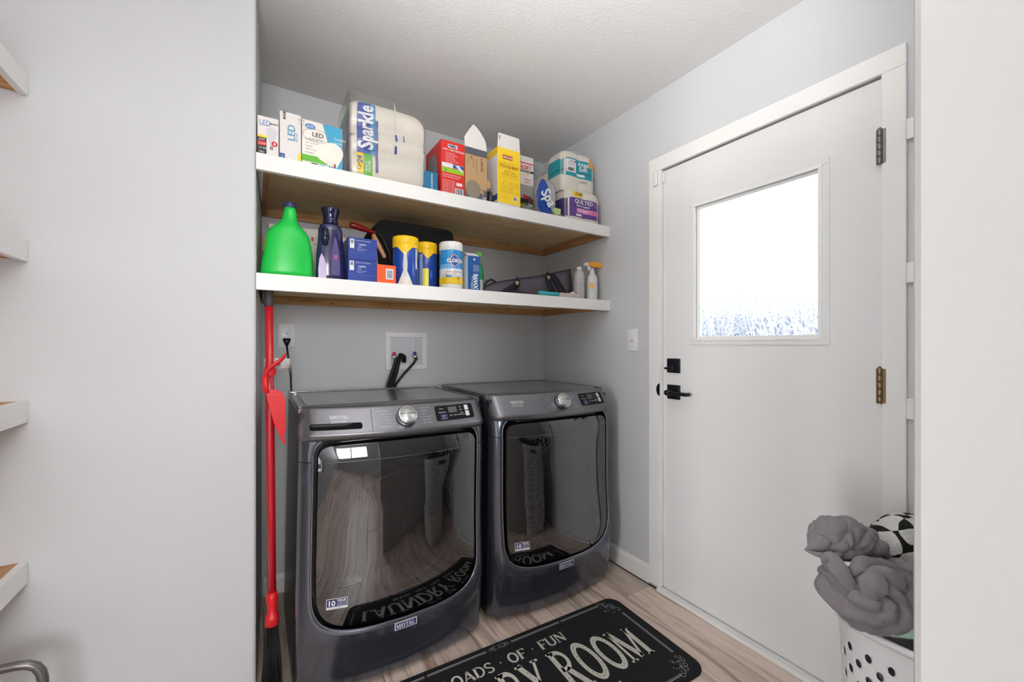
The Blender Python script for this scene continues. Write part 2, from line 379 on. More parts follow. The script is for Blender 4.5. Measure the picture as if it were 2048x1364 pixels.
# switch
p = PX(1266, 680, XR)
e = thing('light_switch', 'white single toggle light switch between alcove and door', 'switch', (XR, p.y, p.z))
MB().bbox((-.006, -.036, -.058), (0, .036, .058), .002, M_plastic_w).build('cover_plate', e)
MB().box((-.0066, -.006, -.013), (-.0058, .006, .013), mat('switch_slot', S(190, 190, 190), .5)).bbox((-.016, -.004, .0), (-.005, .004, .012), .0015, M_plastic_w).build('toggle', e)

# washing machine supply box with valves and hoses
a = P(770, 664, YB); b = P(853, 737, YB); bx0, bx1, bz1, bz0 = a.x, b.x, a.z, b.z-.002
e = thing('supply_box', 'white recessed laundry supply box in the back wall', 'box', ((bx0+bx1)/2, YB, bz0))
W2 = (bx1-bx0)/2; H = bz1-bz0; t = .028
m = MB(); f0, f1 = -.012, -.001
for q in (((-W2, 0), (W2, t)), ((-W2, H-t), (W2, H)), ((-W2, t), (-W2+t, H-t)), ((W2-t, t), (W2, H-t))):
    m.box((q[0][0], f0, q[0][1]), (q[1][0], f1, q[1][1]), M_plastic_w)
m.build('flange', e, bevel=.003)
m = MB(); M_in = mat('supply_box_inner', S(205, 207, 214), .4); m.box((-W2+t, -.004, t), (W2-t, -.002, H-t), M_in)
m.box((.03, -.014, t+.02), (.036, -.003, H-t), M_plastic_w); m.build('recess_panel', e)
M_chrome = mat('chrome', S(210, 212, 215), .12, 1.)
def vloc(px, py, Y=YB-.04): q = P(px, py, Y); return (q.x-(bx0+bx1)/2, Y-YB, q.z-bz0)
for px, py, c_, nm in ((788, 714, S(190, 40, 60), 'hot'), (829, 713, S(40, 70, 150), 'cold')):
    v = vloc(px, py); m = MB(); m.lathe([(.008, -.03), (.010, 0), (.012, .006), (.012, .016), (.008, .02)], M_chrome, v, axis='y', n=14)
    vv = m.build('valve', e); hm = mat('knob_'+nm, c_, .35)
    m = MB()
    for k in range(5):
        aa = 2*PI*k/5; m.lathe([(.0045, 0), (.005, .008), (.003, .010)], hm, (v[0]-.003+.006*math.cos(aa), v[1]-.008, v[2]+.018+.006*math.sin(aa)), n=8, axis='y')
    m.build('valve_knob', vv)
hose_m = mat('braided_hose', S(38, 34, 28), .45, bump=.9, bscale=700); fleck = mat('gold_fleck', S(200, 180, 110), .4)
def hose(name, lab, pts, r, mt, flecks=True):
    pp = [P(*q) for q in pts]; base = pp[-1]; pp = [q-base for q in pp]
    e = thing(name, lab, 'hose', base); dense = []
    for i in range(len(pp)-1):
        for k in range(6): dense.append(pp[i].lerp(pp[i+1], k/6))
    dense.append(pp[-1]); m = MB().tube(dense, r, mt, 12); m.build('hose_tube', e)
    if flecks:
        m = MB()
        for i in range(1, len(dense)-2, 2):
            q = dense[i]+Vector((random.uniform(-.5, .5)*r, -r*.95, 0)); m.bbox(tuple(q-Vector((.0012, .0008, .0025))), tuple(q+Vector((.0012, .0008, .0025))), .0005, fleck)
        m.build('thread_flecks', e)
    return e
hose('supply_hose', 'braided black supply hose on the hot valve, left in the supply box', [(792, 716, YB-.055), (790, 726, YB-.06), (784, 745, YB-.07), (776, 768, YB-.09), (772, 800, YB-.12)], .0085, hose_m)
hose('supply_hose', 'braided black supply hose slanting from the cold valve, right in the supply box', [(834, 716, YB-.055), (827, 727, YB-.06), (808, 748, YB-.07), (792, 768, YB-.09), (784, 800, YB-.12)], .0075, hose_m)
hose('drain_hose', 'smooth thick black drain hose hooked into the middle of the supply box', [(808, 724, YB-.02), (808, 713, YB-.03), (801, 710, YB-.045), (797, 722, YB-.06), (792, 745, YB-.075), (784, 768, YB-.1), (778, 800, YB-.14)], .0125, mat('drain_hose_black', S(18, 18, 20), .4), False)

# ------------------------------------------------------------------ shelves of the alcove
def alcove_shelf(lab, zt):
    e = thing('wall_shelf', lab, 'shelf', (0, YS, zt-.058))
    MB().box((-.0005, -.004, 0), (XR, .016, .058), M_white).build('fascia_board', e, bevel=.0015)
    MB().box((.024, .016, .046), (XR, YB-YS, .0575), M_ply).build('shelf_board', e)
    MB().box((.04, YB-YS-.02, .006), (XR-.019, YB-YS, .046), M_pine).build('cleat', e)
    MB().box((XR-.019, .016, .006), (XR, YB-YS, .046), M_piney).build('cleat', e)
    MB().box((.022, .03, .006), (.04, YB-YS, .046), M_piney).build('cleat', e)
    kn = mat('wood_knot', S(120, 72, 42), .6)
    m = MB()
    for xx, zz in ((.14, .03), (.33, .02), (.62, .03), (1.05, .022), (1.38, .028)):
        m.prism([(xx+.006*math.cos(i*PI/5), YB-YS-.0206, zz+.004*math.sin(i*PI/5)) for i in range(10)], (0, .0006, 0), kn)
    m.build('wood_knots', e)
    return e
Z1 = 1.862; Z2 = 1.4475
alcove_shelf('upper white-fronted alcove shelf under the paper goods', Z1)
alcove_shelf('lower white-fronted alcove shelf holding cleaning supplies', Z2)
# shelves on the left
nm = ['topmost', 'second from the top', 'third from the top', 'lowest']
for k, zt in enumerate((1.943, 1.487, 1.046, .605)):
    e = thing('wall_shelf', 'white-fronted shelf at the left edge, %s of the four' % nm[k], 'shelf', (XL, .45, zt-.06), group='shelves on the left wall')
    LX = -.532-XL; LY = YS-.001-.45
    MB().box((LX-.018, 0, 0), (LX, LY, .06), M_white).build('fascia_board', e, bevel=.0015)
    MB().box((0, 0, .047), (LX-.018, LY, .059), M_piney).build('shelf_board', e)
    MB().box((.02, LY-.018, .006), (LX-.02, LY, .047), M_pine).build('cleat', e)

# ------------------------------------------------------------------ washer and dryer
M_body = mat('slate_metal_paint', S(94, 98, 109), .22, .8, var=.02, coat=.3)
M_console = mat('console_brushed_metal', S(124, 124, 130), .34, .85, bump=.03, bscale=500, var=.02)
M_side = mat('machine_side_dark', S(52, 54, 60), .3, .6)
M_lid = mat('machine_lid', S(132, 133, 139), .2, .6)
M_gasket = mat('gasket_black', S(9, 9, 11), .3)
M_print = mat('white_print', S(225, 225, 228), .5)
M_navy = mat('navy_print', S(44, 44, 100), .4)
M_silver = mat('silver_print', S(190, 192, 200), .35, .3)
M_knobring = mat('knob_chrome', S(200, 202, 206), .15, 1.)
M_knobface = mat('knob_face', S(196, 196, 194), .3, .5)
dg = bpy.data.materials.new('tinted_door_glass'); dg.use_nodes = True; n = dg.node_tree.nodes; l = dg.node_tree.links; n.remove(n['Principled BSDF'])
t_ = n.new('ShaderNodeBsdfTransparent'); t_.inputs[0].default_value = (.30, .30, .32, 1); g_ = n.new('ShaderNodeBsdfGlossy'); g_.inputs['Roughness'].default_value = .02
g_.inputs[0].default_value = (.95, .96, 1, 1)
fr = n.new('ShaderNodeFresnel'); fr.inputs['IOR'].default_value = 2.2; mx = n.new('ShaderNodeMixShader')
l.new(fr.outputs[0], mx.inputs[0]); l.new(t_.outputs[0], mx.inputs[1]); l.new(g_.outputs[0], mx.inputs[2]); l.new(mx.outputs[0], n['Material Output'].inputs[0])

HW = .35
def yc(x, r=.045):
    b = -.052*(1-(x/HW)**2); d = abs(x)-(HW-r)
    return b+(r-math.sqrt(max(0, r*r-d*d)) if d > 0 else 0)
def yf(x, z):
    y = yc(x)
    y -= .018*math.exp(-((z-.27)/.17)**2)
    if z < .07: q = (.07-z)/.05; y += .016*q*q
    if z > .78: q = (z-.78)/.10; y += .014*min(1, q)**2
    return y
def outline(a, zt, zb, rt, zc, n=88, e=4., arch=.006):
    pts = []
    # start at the bottom centre, go to the right, up, left, down
    for i in range(12): # bottom right quarter superellipse
        t = (PI/2)*(i/12.); c, q = math.sin(t), math.cos(t); pts.append((a*c**(2/e), zc-(zc-zb)*q**(2/e)))
    for i in range(8): pts.append((a, zc+(zt-rt-zc)*i/8))
    pts += arc(a-rt, zt-rt, rt, 0, 90, 6)
    top = [(a-rt-(a-rt)*i/8, zt) for i in range(1, 9)]
    pts += top
    pts = [(x, z+(arch*(1-(x/a)**2) if z > zt-.001 else 0)) for x, z in pts]
    left = [(-x, z) for x, z in pts[::-1]][1:-1]
    return pts+left
def machine(name, lab, wx, roll, washer):
    e = thing(name, lab, 'washing machine' if washer else 'dryer', (wx, 1.515, 0), rot=(0, math.radians(roll), 0))
    # cabinet
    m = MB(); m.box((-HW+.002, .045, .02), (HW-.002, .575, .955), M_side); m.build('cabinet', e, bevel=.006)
    # front panel with the door opening
    gl = outline(.292, .848, .236, .035, .42); N = len(gl)
    cxz = (0, .54)
    op = outline(.305, .872, .222, .05, .42)
    def grow(pts, d):
        r = []
        for i, (x, z) in enumerate(pts):
            x0, z0 = pts[i-1]; x1, z1 = pts[(i+1) % len(pts)]; tx, tz = x1-x0, z1-z0; L = math.hypot(tx, tz) or 1
            r.append((x+tz/L*d, z-tx/L*d))
        return r
    def rect_pt(x, z):      # radial projection onto the outer rectangle
        dx, dz = x-0, z-.54; z0, z1 = .022, .888; k = 1e9
        if dx > 1e-6: k = min(k, HW/dx)
        if dx < -1e-6: k = min(k, -HW/dx)
        if dz > 1e-6: k = min(k, (z1-.54)/dz)
        if dz < -1e-6: k = min(k, (z0-.54)/dz)
        return (dx*k, .54+dz*k)
    o1 = grow(op, .006); o2 = grow(op, .018); o2 = [(x, min(z, .886)) for x, z in o2]
    ro = [rect_pt(x, z) for x, z in op]
    # snap nearest ring points onto the rectangle corners
    for cx_, cz_ in ((HW, .022), (-HW, .022), (HW, .888), (-HW, .888)):
        i = min(range(N), key=lambda i: math.hypot(ro[i][0]-cx_, ro[i][1]-cz_)); ro[i] = (cx_, cz_)
    rs = []
    rs.append([(x, yf(x, z)+.05, z) for x, z in op]); rs.append([(x, yf(x, z)+.009, z) for x, z in op])
    rs.append([(x, yf(x, z)+.003, z) for x, z in o1]); 
    K = 12
    for k in range(K+1):
        t = k/K; t = 1-(1-t)**1.6
        ring = []
        for (xa, za), (xb, zb_) in zip(o2, ro):
            x, z = xa+(xb-xa)*t, za+(zb_-za)*t
            d = math.hypot(x-xa, z-za); dent = .003*max(0, 1-d/.045)+(.007*min(1, max(0, (d-.042)/.016)) if z < .27 else 0)*min(1, max(0, (.27-z)/.04))*min(1, max(0, (.34-abs(x))/.03))
            ring.append((x, yf(x, z)+dent, z))
        rs.append(ring)
    m = MB(); m.rings(rs[1:], M_body); m.build('front_panel', e)
    MB().rings(rs[:2], M_gasket).build('door_gasket', e)
    # back of the opening, inner bowl rings
    m = MB(); m.poly([(x, yf(x, z)+.05, z) for x, z in op], M_gasket)
    m.poly([(x*1.0, .055, z) for x, z in op], M_gasket)
    mr = mat('drum_grey', S(88, 88, 92), .3, .4)
    for R, rr in ((.205, .004), (.235, .0022), (.245, .0022)):
        ring = [(R*math.cos(t), yc(0)+.032+.01*(1-abs(math.sin(t))), .53+R*math.sin(t)) for t in [2*PI*i/48 for i in range(49)]]
        m.tube(ring, rr, mr, 6)
    m.lathe([(.20, 0), (.14, -.012), (.05, -.018)], mat('drum_dark', S(48, 48, 52), .4), (0, yc(0)+.034, .53), axis='y', n=40)
    m.build('drum_opening', e)
    # glass door
    rs = [[(x, yf(x, z)+.03, z) for x, z in gl], [(x, yf(x, z)+.004, z) for x, z in gl]]
    for k in range(1, 13):
        sfac = 1-k/12.
        bul = .011*(1-sfac**2.4)
        if sfac < .01: sfac = .01
        rs.append([(x*sfac, yf(x*sfac, .54+(z-.54)*sfac)+.002-bul, .54+(z-.54)*sfac) for x, z in gl])
    def gy(x, z):      # glass surface
        k = max(abs(x)/.292, abs(z-.54)/.306); return yf(x, z)+.002-.011*(1-min(1, k)**2.4)
    m = MB(); m.rings(rs[1:], dg, cap1=True); gd = m.build('door_glass', e)
    MB().rings(rs[:2], M_dark).build('door_rim', e)
    # thin line below the handle band
    m = MB(); ln = [(x, gy(x, .797)-.0008, .797) for x in [-.285+.57*i/30 for i in range(31)]]; m.tube(ln, .0009, mat('band_line', S(120, 120, 125), .2, .6), 5); m.build('handle_band_edge', e)
    # polished lip around the lower opening
    m = MB(); ring = [(x, yf(x, z)+.0055, z) for x, z in grow(op, .002)]
    sel = [ring[i] for i in range(-31, 32)]; m.tube(sel, .0018, mat('polished_lip', S(170, 172, 180), .18, .9), 6); m.build('polished_lip', e)
    # handle strip in the finger recess
    m = MB(); m.tube([(x, yf(x, .86)+.018, .858+.006*(1-(x/.28)**2)) for x in [-.24+.48*i/24 for i in range(25)]], .003, mat('handle_strip', S(90, 92, 98), .15, .8), 6); m.build('handle_strip', e)
    # console
    prof = [(.075, .976), (.062, .9755), (.057, .972), (.053, .966), (.004, .897), (.0005, .892), (-.0005, .887), (.001, .882), (.006, .872), (.014, .866), (.04, .864)]
    xs = [-HW+HW*2*i/60 for i in range(61)]; xs = [HW*math.sin(x/HW*PI/2) if False else x for x in xs]
    xs = sorted(set([round(x, 5) for x in xs]+[sg*(HW-q) for q in (.001, .003, .006, .01, .016, .024, .034) for sg in (-1, 1)]))
    rs = []
    for x in xs:
        rs.append([(x, yc(x)+py_, pz) for py_, pz in prof])
    m = MB(); m.rings(rs, M_console, closed=False); m.add(rs[0]+[(-HW, .075, .87)], [list(range(len(prof)+1))], M_console); m.add(rs[-1]+[(HW, .075, .87)], [list(range(len(prof)+1))[::-1]], M_console)
    con = m.build('console', e)
    def cp(x, v, off=.0006):    # v metres above the crease along the slope
        L = math.hypot(.049, .069); t = v/L
        nrm = Vector((0, -.069, .049)).normalized()
        return Vector((x, yc(x)+.004+.049*t, .897+.069*t))+nrm*off
    # lid with recessed field
    m = MB(); m.box((-HW+.001, .066, .955), (HW-.001, .58, .972), M_lid)
    t0 = .022
    m.add([(-HW+t0+.01, .10, .9785), (HW-t0-.01, .10, .9785), (HW-t0-.01, .545, .9785), (-HW+t0+.01, .545, .9785),
           (-HW+t0, .09, .972), (HW-t0, .09, .972), (HW-t0, .555, .972), (-HW+t0, .555, .972)],
          [(0, 1, 2, 3), (4, 5, 1, 0), (5, 6, 2, 1), (6, 7, 3, 2), (7, 4, 0, 3)], M_lid)
    for (a_, b_) in (((-HW+.001, .562, .972), (HW-.001, .58, .983)), ((-HW+.001, .07, .972), (-HW+.012, .58, .979)), ((HW-.012, .07, .972), (HW-.001, .58, .979))): m.box(a_, b_, M_lid)
    m.build('lid', e, bevel=.003)
    # feet
    for fx in (-.3, .3):
        for fy in (.07, .53): MB().lathe([(.02, -.004 if False else 0), (.02, .012), (.01, .014), (.01, .03)], M_dark, (fx, fy, 0), n=12).build('levelling_foot', e)
    def panel(m, x0, v0, x1, v1, r, mt, off=.0014, top=None, bot=None):
        xs_ = [x0+(x1-x0)*i/16 for i in range(17)]+[x0+r*.12, x0+r*.4, x0+r*.7, x1-r*.12, x1-r*.4, x1-r*.7]; xs_ = sorted(xs_); lo = []; hi = []
        for x in xs_:
            d = max(0, r-(x-x0), r-(x1-x)); c = r-math.sqrt(max(0, r*r-d*d)); lo.append((bot(x) if bot else v0)+c); hi.append((top(x) if top else v1)-c)
        k = len(xs_); m.add([cp(x, a, off) for x, a in zip(xs_, lo)]+[cp(x, a, off) for x, a in zip(xs_, hi)], [(i, i+1, k+i+1, k+i) for i in range(k-1)], mt, True)
        rimp = [cp(x, a, off*.5) for x, a in zip(xs_, lo)]+[cp(x, a, off*.5) for x, a in zip(xs_[::-1], hi[::-1])]; m.tube(rimp+[rimp[0]], .0007, mt, 5)
    # lettering
    m = MB(); serif(m, 'MAYTAG', .0125, M_print, lambda u, v: cp(-.257+u, .050+v, .0007), 1.05)
    m.text('PET PRO SYSTEM', .0062, M_print, lambda u, v: cp(-.2530+u, .0375+v), bold=.01)
    for vv in (.0345, .0455): m.add([cp(-.253, vv), cp(-.205, vv), cp(-.205, vv+.0006), cp(-.253, vv+.0006)], [(0, 1, 2, 3)], M_print)
    m.build('brand_lettering', con)
    # knob
    kc = cp(0, .043, 0); nrm = Vector((0, -.069, .049)).normalized(); rotm = nrm.to_track_quat('Z', 'Y').to_matrix()
    kf = lambda p_: kc+rotm@p_
    m = MB(); m.lathe([(.038, 0), (.038, .003)], M_dark, n=40, fn=kf)
    m.lathe([(.036, .002), (.0375, .006), (.0375, .022), (.036, .026), (.0325, .0285), (.031, .0285)], M_knobring, n=40, fn=kf)
    kb = m.build('control_knob', con)
    m = MB(); m.lathe([(.031, .0275), (.0305, .029)], M_knobface, n=40, fn=kf); m.text('EXTRA POWER', .0078, M_slot, lambda u, v: kf(Vector((u, v-.002, .0294))), 'CENTER', bold=.015); m.build('knob_cap', kb)
    # cycle labels
    if washer: Lf = ['Normal / Regular', 'Heavy Duty', 'Whites', 'Sanitize', 'Towels', 'Custom Cycle']; Rt = ['Quick Wash', 'Delicates', 'Rinse', 'Drain & Spin', 'Bulky Items', 'Clean Washer']
    else: Lf = ['Normal', 'Heavy Duty', 'Sheets', 'Towels', 'Bulky Items', 'Custom Cycle']; Rt = ['Quick Dry', 'Delicates', 'Steam', 'Wrinkle', 'Air Only', 'Timed Dry']
    m = MB()
    for i, t in enumerate(Lf):
        v = .071-.0125*i; m.text(t, .0068, M_silver, lambda u, vv: cp(-.055-.003*(i in (0, 5))+u, v+vv), 'RIGHT', bold=.008)
        m.add([cp(-.053, v+.002), cp(-.042, v+.002), cp(-.042, v+.0026), cp(-.053, v+.0026)], [(0, 1, 2, 3)], M_silver)
    for i, t in enumerate(Rt):
        v = .074-.0125*i; m.text(t, .0068, M_silver, lambda u, vv: cp(.062+u, v+vv), 'LEFT', bold=.008)
        m.add([cp(.046, v+.002), cp(.059, v+.002), cp(.059, v+.0026), cp(.046, v+.0026)], [(0, 1, 2, 3)], M_silver)
    m.build('cycle_lettering', con)
    # display
    x0, x1 = .118, .292; m = MB(); panel(m, x0, .014, x1, .078, .008, mat('display_black', S(14, 14, 18), .5, spec=.25))
    dp = m.build('display_panel', con)
    m = MB(); q = lambda u0, v0, u1, v1, mt_: m.add([cp(u0, v0, .0018), cp(u1, v0, .0018), cp(u1, v1, .0018), cp(u0, v1, .0018)], [(0, 1, 2, 3)], mt_)
    q(.175, .044, .215, .070, mat('display_screen', S(92, 90, 90), .2))
    q(.252, .050, .270, .072, M_print); q(.252, .024, .270, .046, M_print)
    q(.136, .026, .168, .040, M_navy)
    for (tx, u, v) in (('Power', .137, .062), ('Extra Power', .132, .047), ('Extra', .144, .031), ('Spin', .178, .031), ('Temp', .194, .031), ('Soil', .212, .031), ('Start', .226, .064), ('Steam', .226, .052), ('Delay', .228, .038), ('Hold 3 sec', .222, .030), ('hold 3 sec', .138, .020)):
        m.text(tx, .0062, M_print, lambda a_, b_: cp(u+a_, v+b_, .0021), bold=.012)
    m.build('display_lettering', dp)
    # drawer
    if washer:
        m = MB(); panel(m, -.318, .010, -.156, .033, .007, mat('slot_black', S(10, 10, 12), .75, spec=.15), .0010)
        panel(m, -.315, .0, -.190, .0305, .004, mat('slot_shade', S(52, 54, 60), .5, .3), .0016, bot=lambda x: .0235+max(0, x+.21)*.35)
        m.build('drawer_handle', con)
        m = MB(); m.tube([cp(-.122, .083, 0), cp(-.122, .04, 0), cp(-.122, 0, 0), Vector((-.122, yc(-.122)-.0003, .887)), Vector((-.122, yc(-.122)+.005, .872))], .0007, M_gasket, 5)
        m.tube([Vector((x, yc(x)+.0052, .8725)) for x in [-.34+.218*i/12 for i in range(13)]], .0006, M_gasket, 5); m.build('drawer_seam', con)
    # side seams, badge, sticker
    for sg in (-1, 1): MB().tube([(sg*x, yf(x, .80)-.0002, .80) for x in (.312, .32, .33, .338, .344, .348)], .0011, M_gasket, 5).build('panel_seam', e)
    bf = lambda u, v, o_=0: Vector((u, yf(u, .198)-.0012-o_, .186+v))
    m = MB(); m.prism([bf(-.040, 0), bf(.040, 0), bf(.040, .026), bf(-.040, .026)], (0, .0012, 0), M_print)
    m.add([bf(-.0375, .0022, .0003), bf(.0375, .0022, .0003), bf(.0375, .0238, .0003), bf(-.0375, .0238, .0003)], [(0, 1, 2, 3)], M_navy)
    serif(m, 'MAYTAG', .014, M_print, lambda u, v: bf(-.034+u, .006+v, .0006), 1.0); m.build('badge', e)
    sx_, sz_ = -.262, .315
    sf = lambda u, v, o_=0: Vector((sx_+u, gy(sx_+u, sz_+v)-.0008-o_, sz_+v))
    m = MB(); m.add([sf(0, 0), sf(.064, 0), sf(.064, .034), sf(0, .034)], [(0, 1, 2, 3)], M_print)
    m.add([sf(.0015, .008, .0005), sf(.0625, .008, .0005), sf(.0625, .0325, .0005), sf(.0015, .0325, .0005)], [(0, 1, 2, 3)], M_navy)
    m.text('10', .024, M_print, lambda u, v: sf(.003+u, .0115+v, .0009), bold=.03); m.text('YEAR', .012, M_print, lambda u, v: sf(.031+u, .0225+v, .0009), bold=.02)
    m.text('LIMITED PARTS', .0048, M_print, lambda u, v: sf(.031+u, .0165+v, .0009)); m.text('WARRANTY', .0055, M_print, lambda u, v: sf(.031+u, .0105+v, .0009)); m.text('ON MOTOR AND BASKET', .004, M_navy, lambda u, v: sf(.005+u, .003+v, .0009)); m.build('warranty_sticker', gd)
    return e

# ------------------------------------------------------------------ serif stroke lettering
TK, TN = .17, .085
def _st(x0, y0, x1, y1, w): return ([(x0, y0), (x1, y1)], w)
def glyph(c):
    e = lambda cx, cy, rx, ry, a0, a1, n=14: arc(cx, cy, rx, a0, a1, n, ry)
    G = {
    'A': (.74, [_st(.06, 0, .36, 1, TN), _st(.36, 1, .66, 0, TK), _st(.15, .34, .56, .34, TN)], [(.06, 0), (.66, 0)]),
    'D': (.74, [_st(.14, 0, .14, 1, TK), ([(.14, .96), (.3, .96)]+e(.3, .5, .34, .46, 90, -90)+[(.14, .04)], .12)], [(.14, 0), (.14, 1)]),
    'E': (.62, [_st(.14, 0, .14, 1, TK), _st(.14, .96, .56, .96, TN), _st(.14, .5, .46, .5, TN), _st(.14, .04, .58, .04, TN), _st(.56, 1, .56, .82, TN), _st(.58, 0, .58, .2, TN)], [(.14, 0), (.14, 1)]),
    'F': (.6, [_st(.14, 0, .14, 1, TK), _st(.14, .96, .56, .96, TN), _st(.14, .5, .46, .5, TN), _st(.56, 1, .56, .8, TN)], [(.14, 0), (.14, 1)]),
    'G': (.74, [(e(.38, .5, .29, .46, 50, 330), .13), _st(.64, 0, .64, .42, TK), _st(.46, .42, .72, .42, TN)], []),
    'H': (.78, [_st(.14, 0, .14, 1, TK), _st(.64, 0, .64, 1, TK), _st(.14, .5, .64, .5, TN)], [(.14, 0), (.14, 1), (.64, 0), (.64, 1)]),
    'L': (.6, [_st(.14, 0, .14, 1, TK), _st(.14, .04, .56, .04, TN), _st(.56, 0, .56, .24, TN)], [(.14, 0), (.14, 1)]),
    'M': (.94, [_st(.1, 0, .1, 1, TN), _st(.12, 1, .46, .05, TK), _st(.46, .05, .8, 1, TN), _st(.82, 0, .82, 1, TK)], [(.1, 0), (.1, 1), (.82, 0), (.82, 1)]),
    'N': (.8, [_st(.12, 0, .12, 1, TN), _st(.14, 1, .66, 0, TK), _st(.66, 0, .66, 1, TN)], [(.12, 0), (.12, 1), (.66, 1)]),
    'O': (.78, [(e(.39, .5, .29, .46, 0, 360, 24), .145)], []),
    'P': (.64, [_st(.14, 0, .14, 1, TK), ([(.14, .96), (.3, .96)]+e(.3, .73, .24, .23, 90, -90)+[(.14, .5)], .11)], [(.14, 0), (.14, 1)]),
    'R': (.74, [_st(.14, 0, .14, 1, TK), ([(.14, .96), (.3, .96)]+e(.3, .74, .24, .22, 90, -90)+[(.14, .52)], .11), _st(.32, .52, .62, 0, TK)], [(.14, 0), (.14, 1), (.64, 0)]),
    'S': (.62, [([(.52, .8)]+e(.31, .74, .2, .22, 30, 230)+e(.31, .26, .22, .22, 50, -150), .12)], []),
    'T': (.66, [_st(.33, 0, .33, 1, TK), _st(.04, .96, .62, .96, TN), _st(.05, 1, .05, .8, TN), _st(.61, 1, .61, .8, TN)], [(.33, 0)]),
    'U': (.76, [([(.14, 1), (.14, .3)]+e(.38, .3, .24, .26, 180, 360)[1:]+[(.62, 1)], .13)], [(.14, 1), (.62, 1)]),
    'W': (1.0, [_st(.08, 1, .3, 0, TK), _st(.3, 0, .5, .9, TN), _st(.5, .9, .7, 0, TK), _st(.7, 0, .92, 1, TN)], [(.08, 1), (.92, 1)]),
    'Y': (.72, [_st(.08, 1, .36, .45, TK), _st(.36, .45, .64, 1, TN), _st(.36, 0, .36, .48, TK)], [(.08, 1), (.64, 1), (.36, 0)]),
    ' ': (.36, [], []), '.': (.34, [(e(.17, .5, .03, .03, 0, 360, 8), .06)], []),
    }
    return G[c]
def serif(m, txt, h, mt, fn, sx=1., capf=None, dots=None, width=None):
    tot = sum(glyph(c)[0] for c in txt)
    if width: sx = width/(tot*h)
    x = 0
    for c in txt:
        wd, st, se = glyph(c)
        def mp(u, v):
            X = (x+u)*h*sx; hh = capf(X) if capf else h
            return fn(X, v*hh)
        for pts, wdt in st:
            n = len(pts); L = []; R = []
            for i, (a, b) in enumerate(pts):
                p0 = pts[max(i-1, 0)]; p1 = pts[min(i+1, n-1)]; tx, ty = p1[0]-p0[0], p1[1]-p0[1]; q = math.hypot(tx, ty) or 1
                if i == 0 and n > 3 and pts[0] == pts[-1]: pass
                nx, ny = -ty/q*wdt/2, tx/q*wdt/2; L.append(mp(a+nx, b+ny)); R.append(mp(a-nx, b-ny))
            m.add(L+R, [(i, n+i, n+i+1, i+1) for i in range(n-1)], mt)
            if dots:
                for i in range(n-1):
                    seg = math.hypot(pts[i+1][0]-pts[i][0], pts[i+1][1]-pts[i][1]); k = max(1, int(seg/.09))
                    if wdt < .12: continue
                    for j in range(k):
                        t = (j+.5)/k; a = pts[i][0]+(pts[i+1][0]-pts[i][0])*t+random.uniform(-.2, .2)*wdt; b = pts[i][1]+(pts[i+1][1]-pts[i][1])*t
                        r1, r2 = random.uniform(.006, .014), random.uniform(.012, .03)
                        q = [mp(a+r1*math.cos(s_), b+r2*math.sin(s_))+Vector((0, 0, .0004)) for s_ in (0, 1, 2.1, 3.1, 4.2, 5.2)]
                        m.add(q, [list(range(6))], dots)
        for (a, b) in se:
            hgt = .05; lo, hi = (b, b+hgt) if b < .5 else (b-hgt, b)
            m.add([mp(a-.13, lo), mp(a+.13, lo), mp(a+.13, hi), mp(a-.13, hi)], [(0, 1, 2, 3)], mt)
        x += wd
    return x*h*sx

machine('washing_machine', 'slate grey front-load washer, left machine, with detergent drawer slot', .452, 1.15, True)
machine('tumble_dryer', 'slate grey front-load dryer, right machine, close to the right wall', 1.196, .5, False)

# ------------------------------------------------------------------ broom and dustpan
M_red = mat('red_metal', S(188, 24, 36), .25, .0, coat=.6); M_redp = mat('red_plastic', S(214, 28, 38), .35)
bt = P(537.5, 583, 1.70); bb = P(544, 1235, 1.63)
e = thing('broom', 'upright red-handled broom with black bristles in the narrow gap beside the washer', 'broom', (bb.x, bb.y, .0))
top = Vector((bt.x-bb.x, bt.y-bb.y, 1.393)); 
def bp_(z): return Vector((top.x*(z-.3)/1.093, top.y*(z-.3)/1.093, z))
MB().tube([bp_(.33), bp_(.7), bp_(1.0), bp_(1.36)], .0132, M_red, 18).build('pole', e)
MB().tube([bp_(1.335), bp_(1.34), bp_(1.392), bp_(1.394)], [.0135, .0148, .0148, .012], mat('grip_grey', S(56, 56, 60), .6), 18).build('grip', e)
m = MB().loft([(0, 0, .35, .015, .015, 2), (0, 0, .33, .019, .017, 2.4), (0, .0, .315, .016, .015, 2.4), (0, 0, .285, .014, .016, 2.4), (0, 0, .272, .020, .024, 3), (0, 0, .245, .022, .03, 3)], M_redp, 20); m.build('broom_head', e)
m = MB(); rr = random.Random(3); M_br = mat('black_bristles', S(24, 24, 26), .5)
for i in range(260):
    a, b = rr.uniform(-1, 1), rr.uniform(-1, 1); p0 = Vector((a*.018, b*.026, .25)); p1 = Vector((a*.030+rr.uniform(-.004, .004), b*.075-.01, rr.uniform(.005, .02)))
    m.tube([p0, p0.lerp(p1, .5)+Vector((rr.uniform(-.002, .002), 0, 0)), p1], [.0011, .0011, .0007], M_br, 3)
o = m.build('bristles', e); o['kind'] = 'stuff'
# dustpan clipped to the pole, tray hanging sideways
e = thing('dustpan', 'red plastic dustpan with curved handle clipped onto the broom pole', 'dustpan', P(545, 785, 1.612))
B = P(545, 785, 1.612)
Q = lambda px, py, Y=1.612: P(px, py, Y)-B
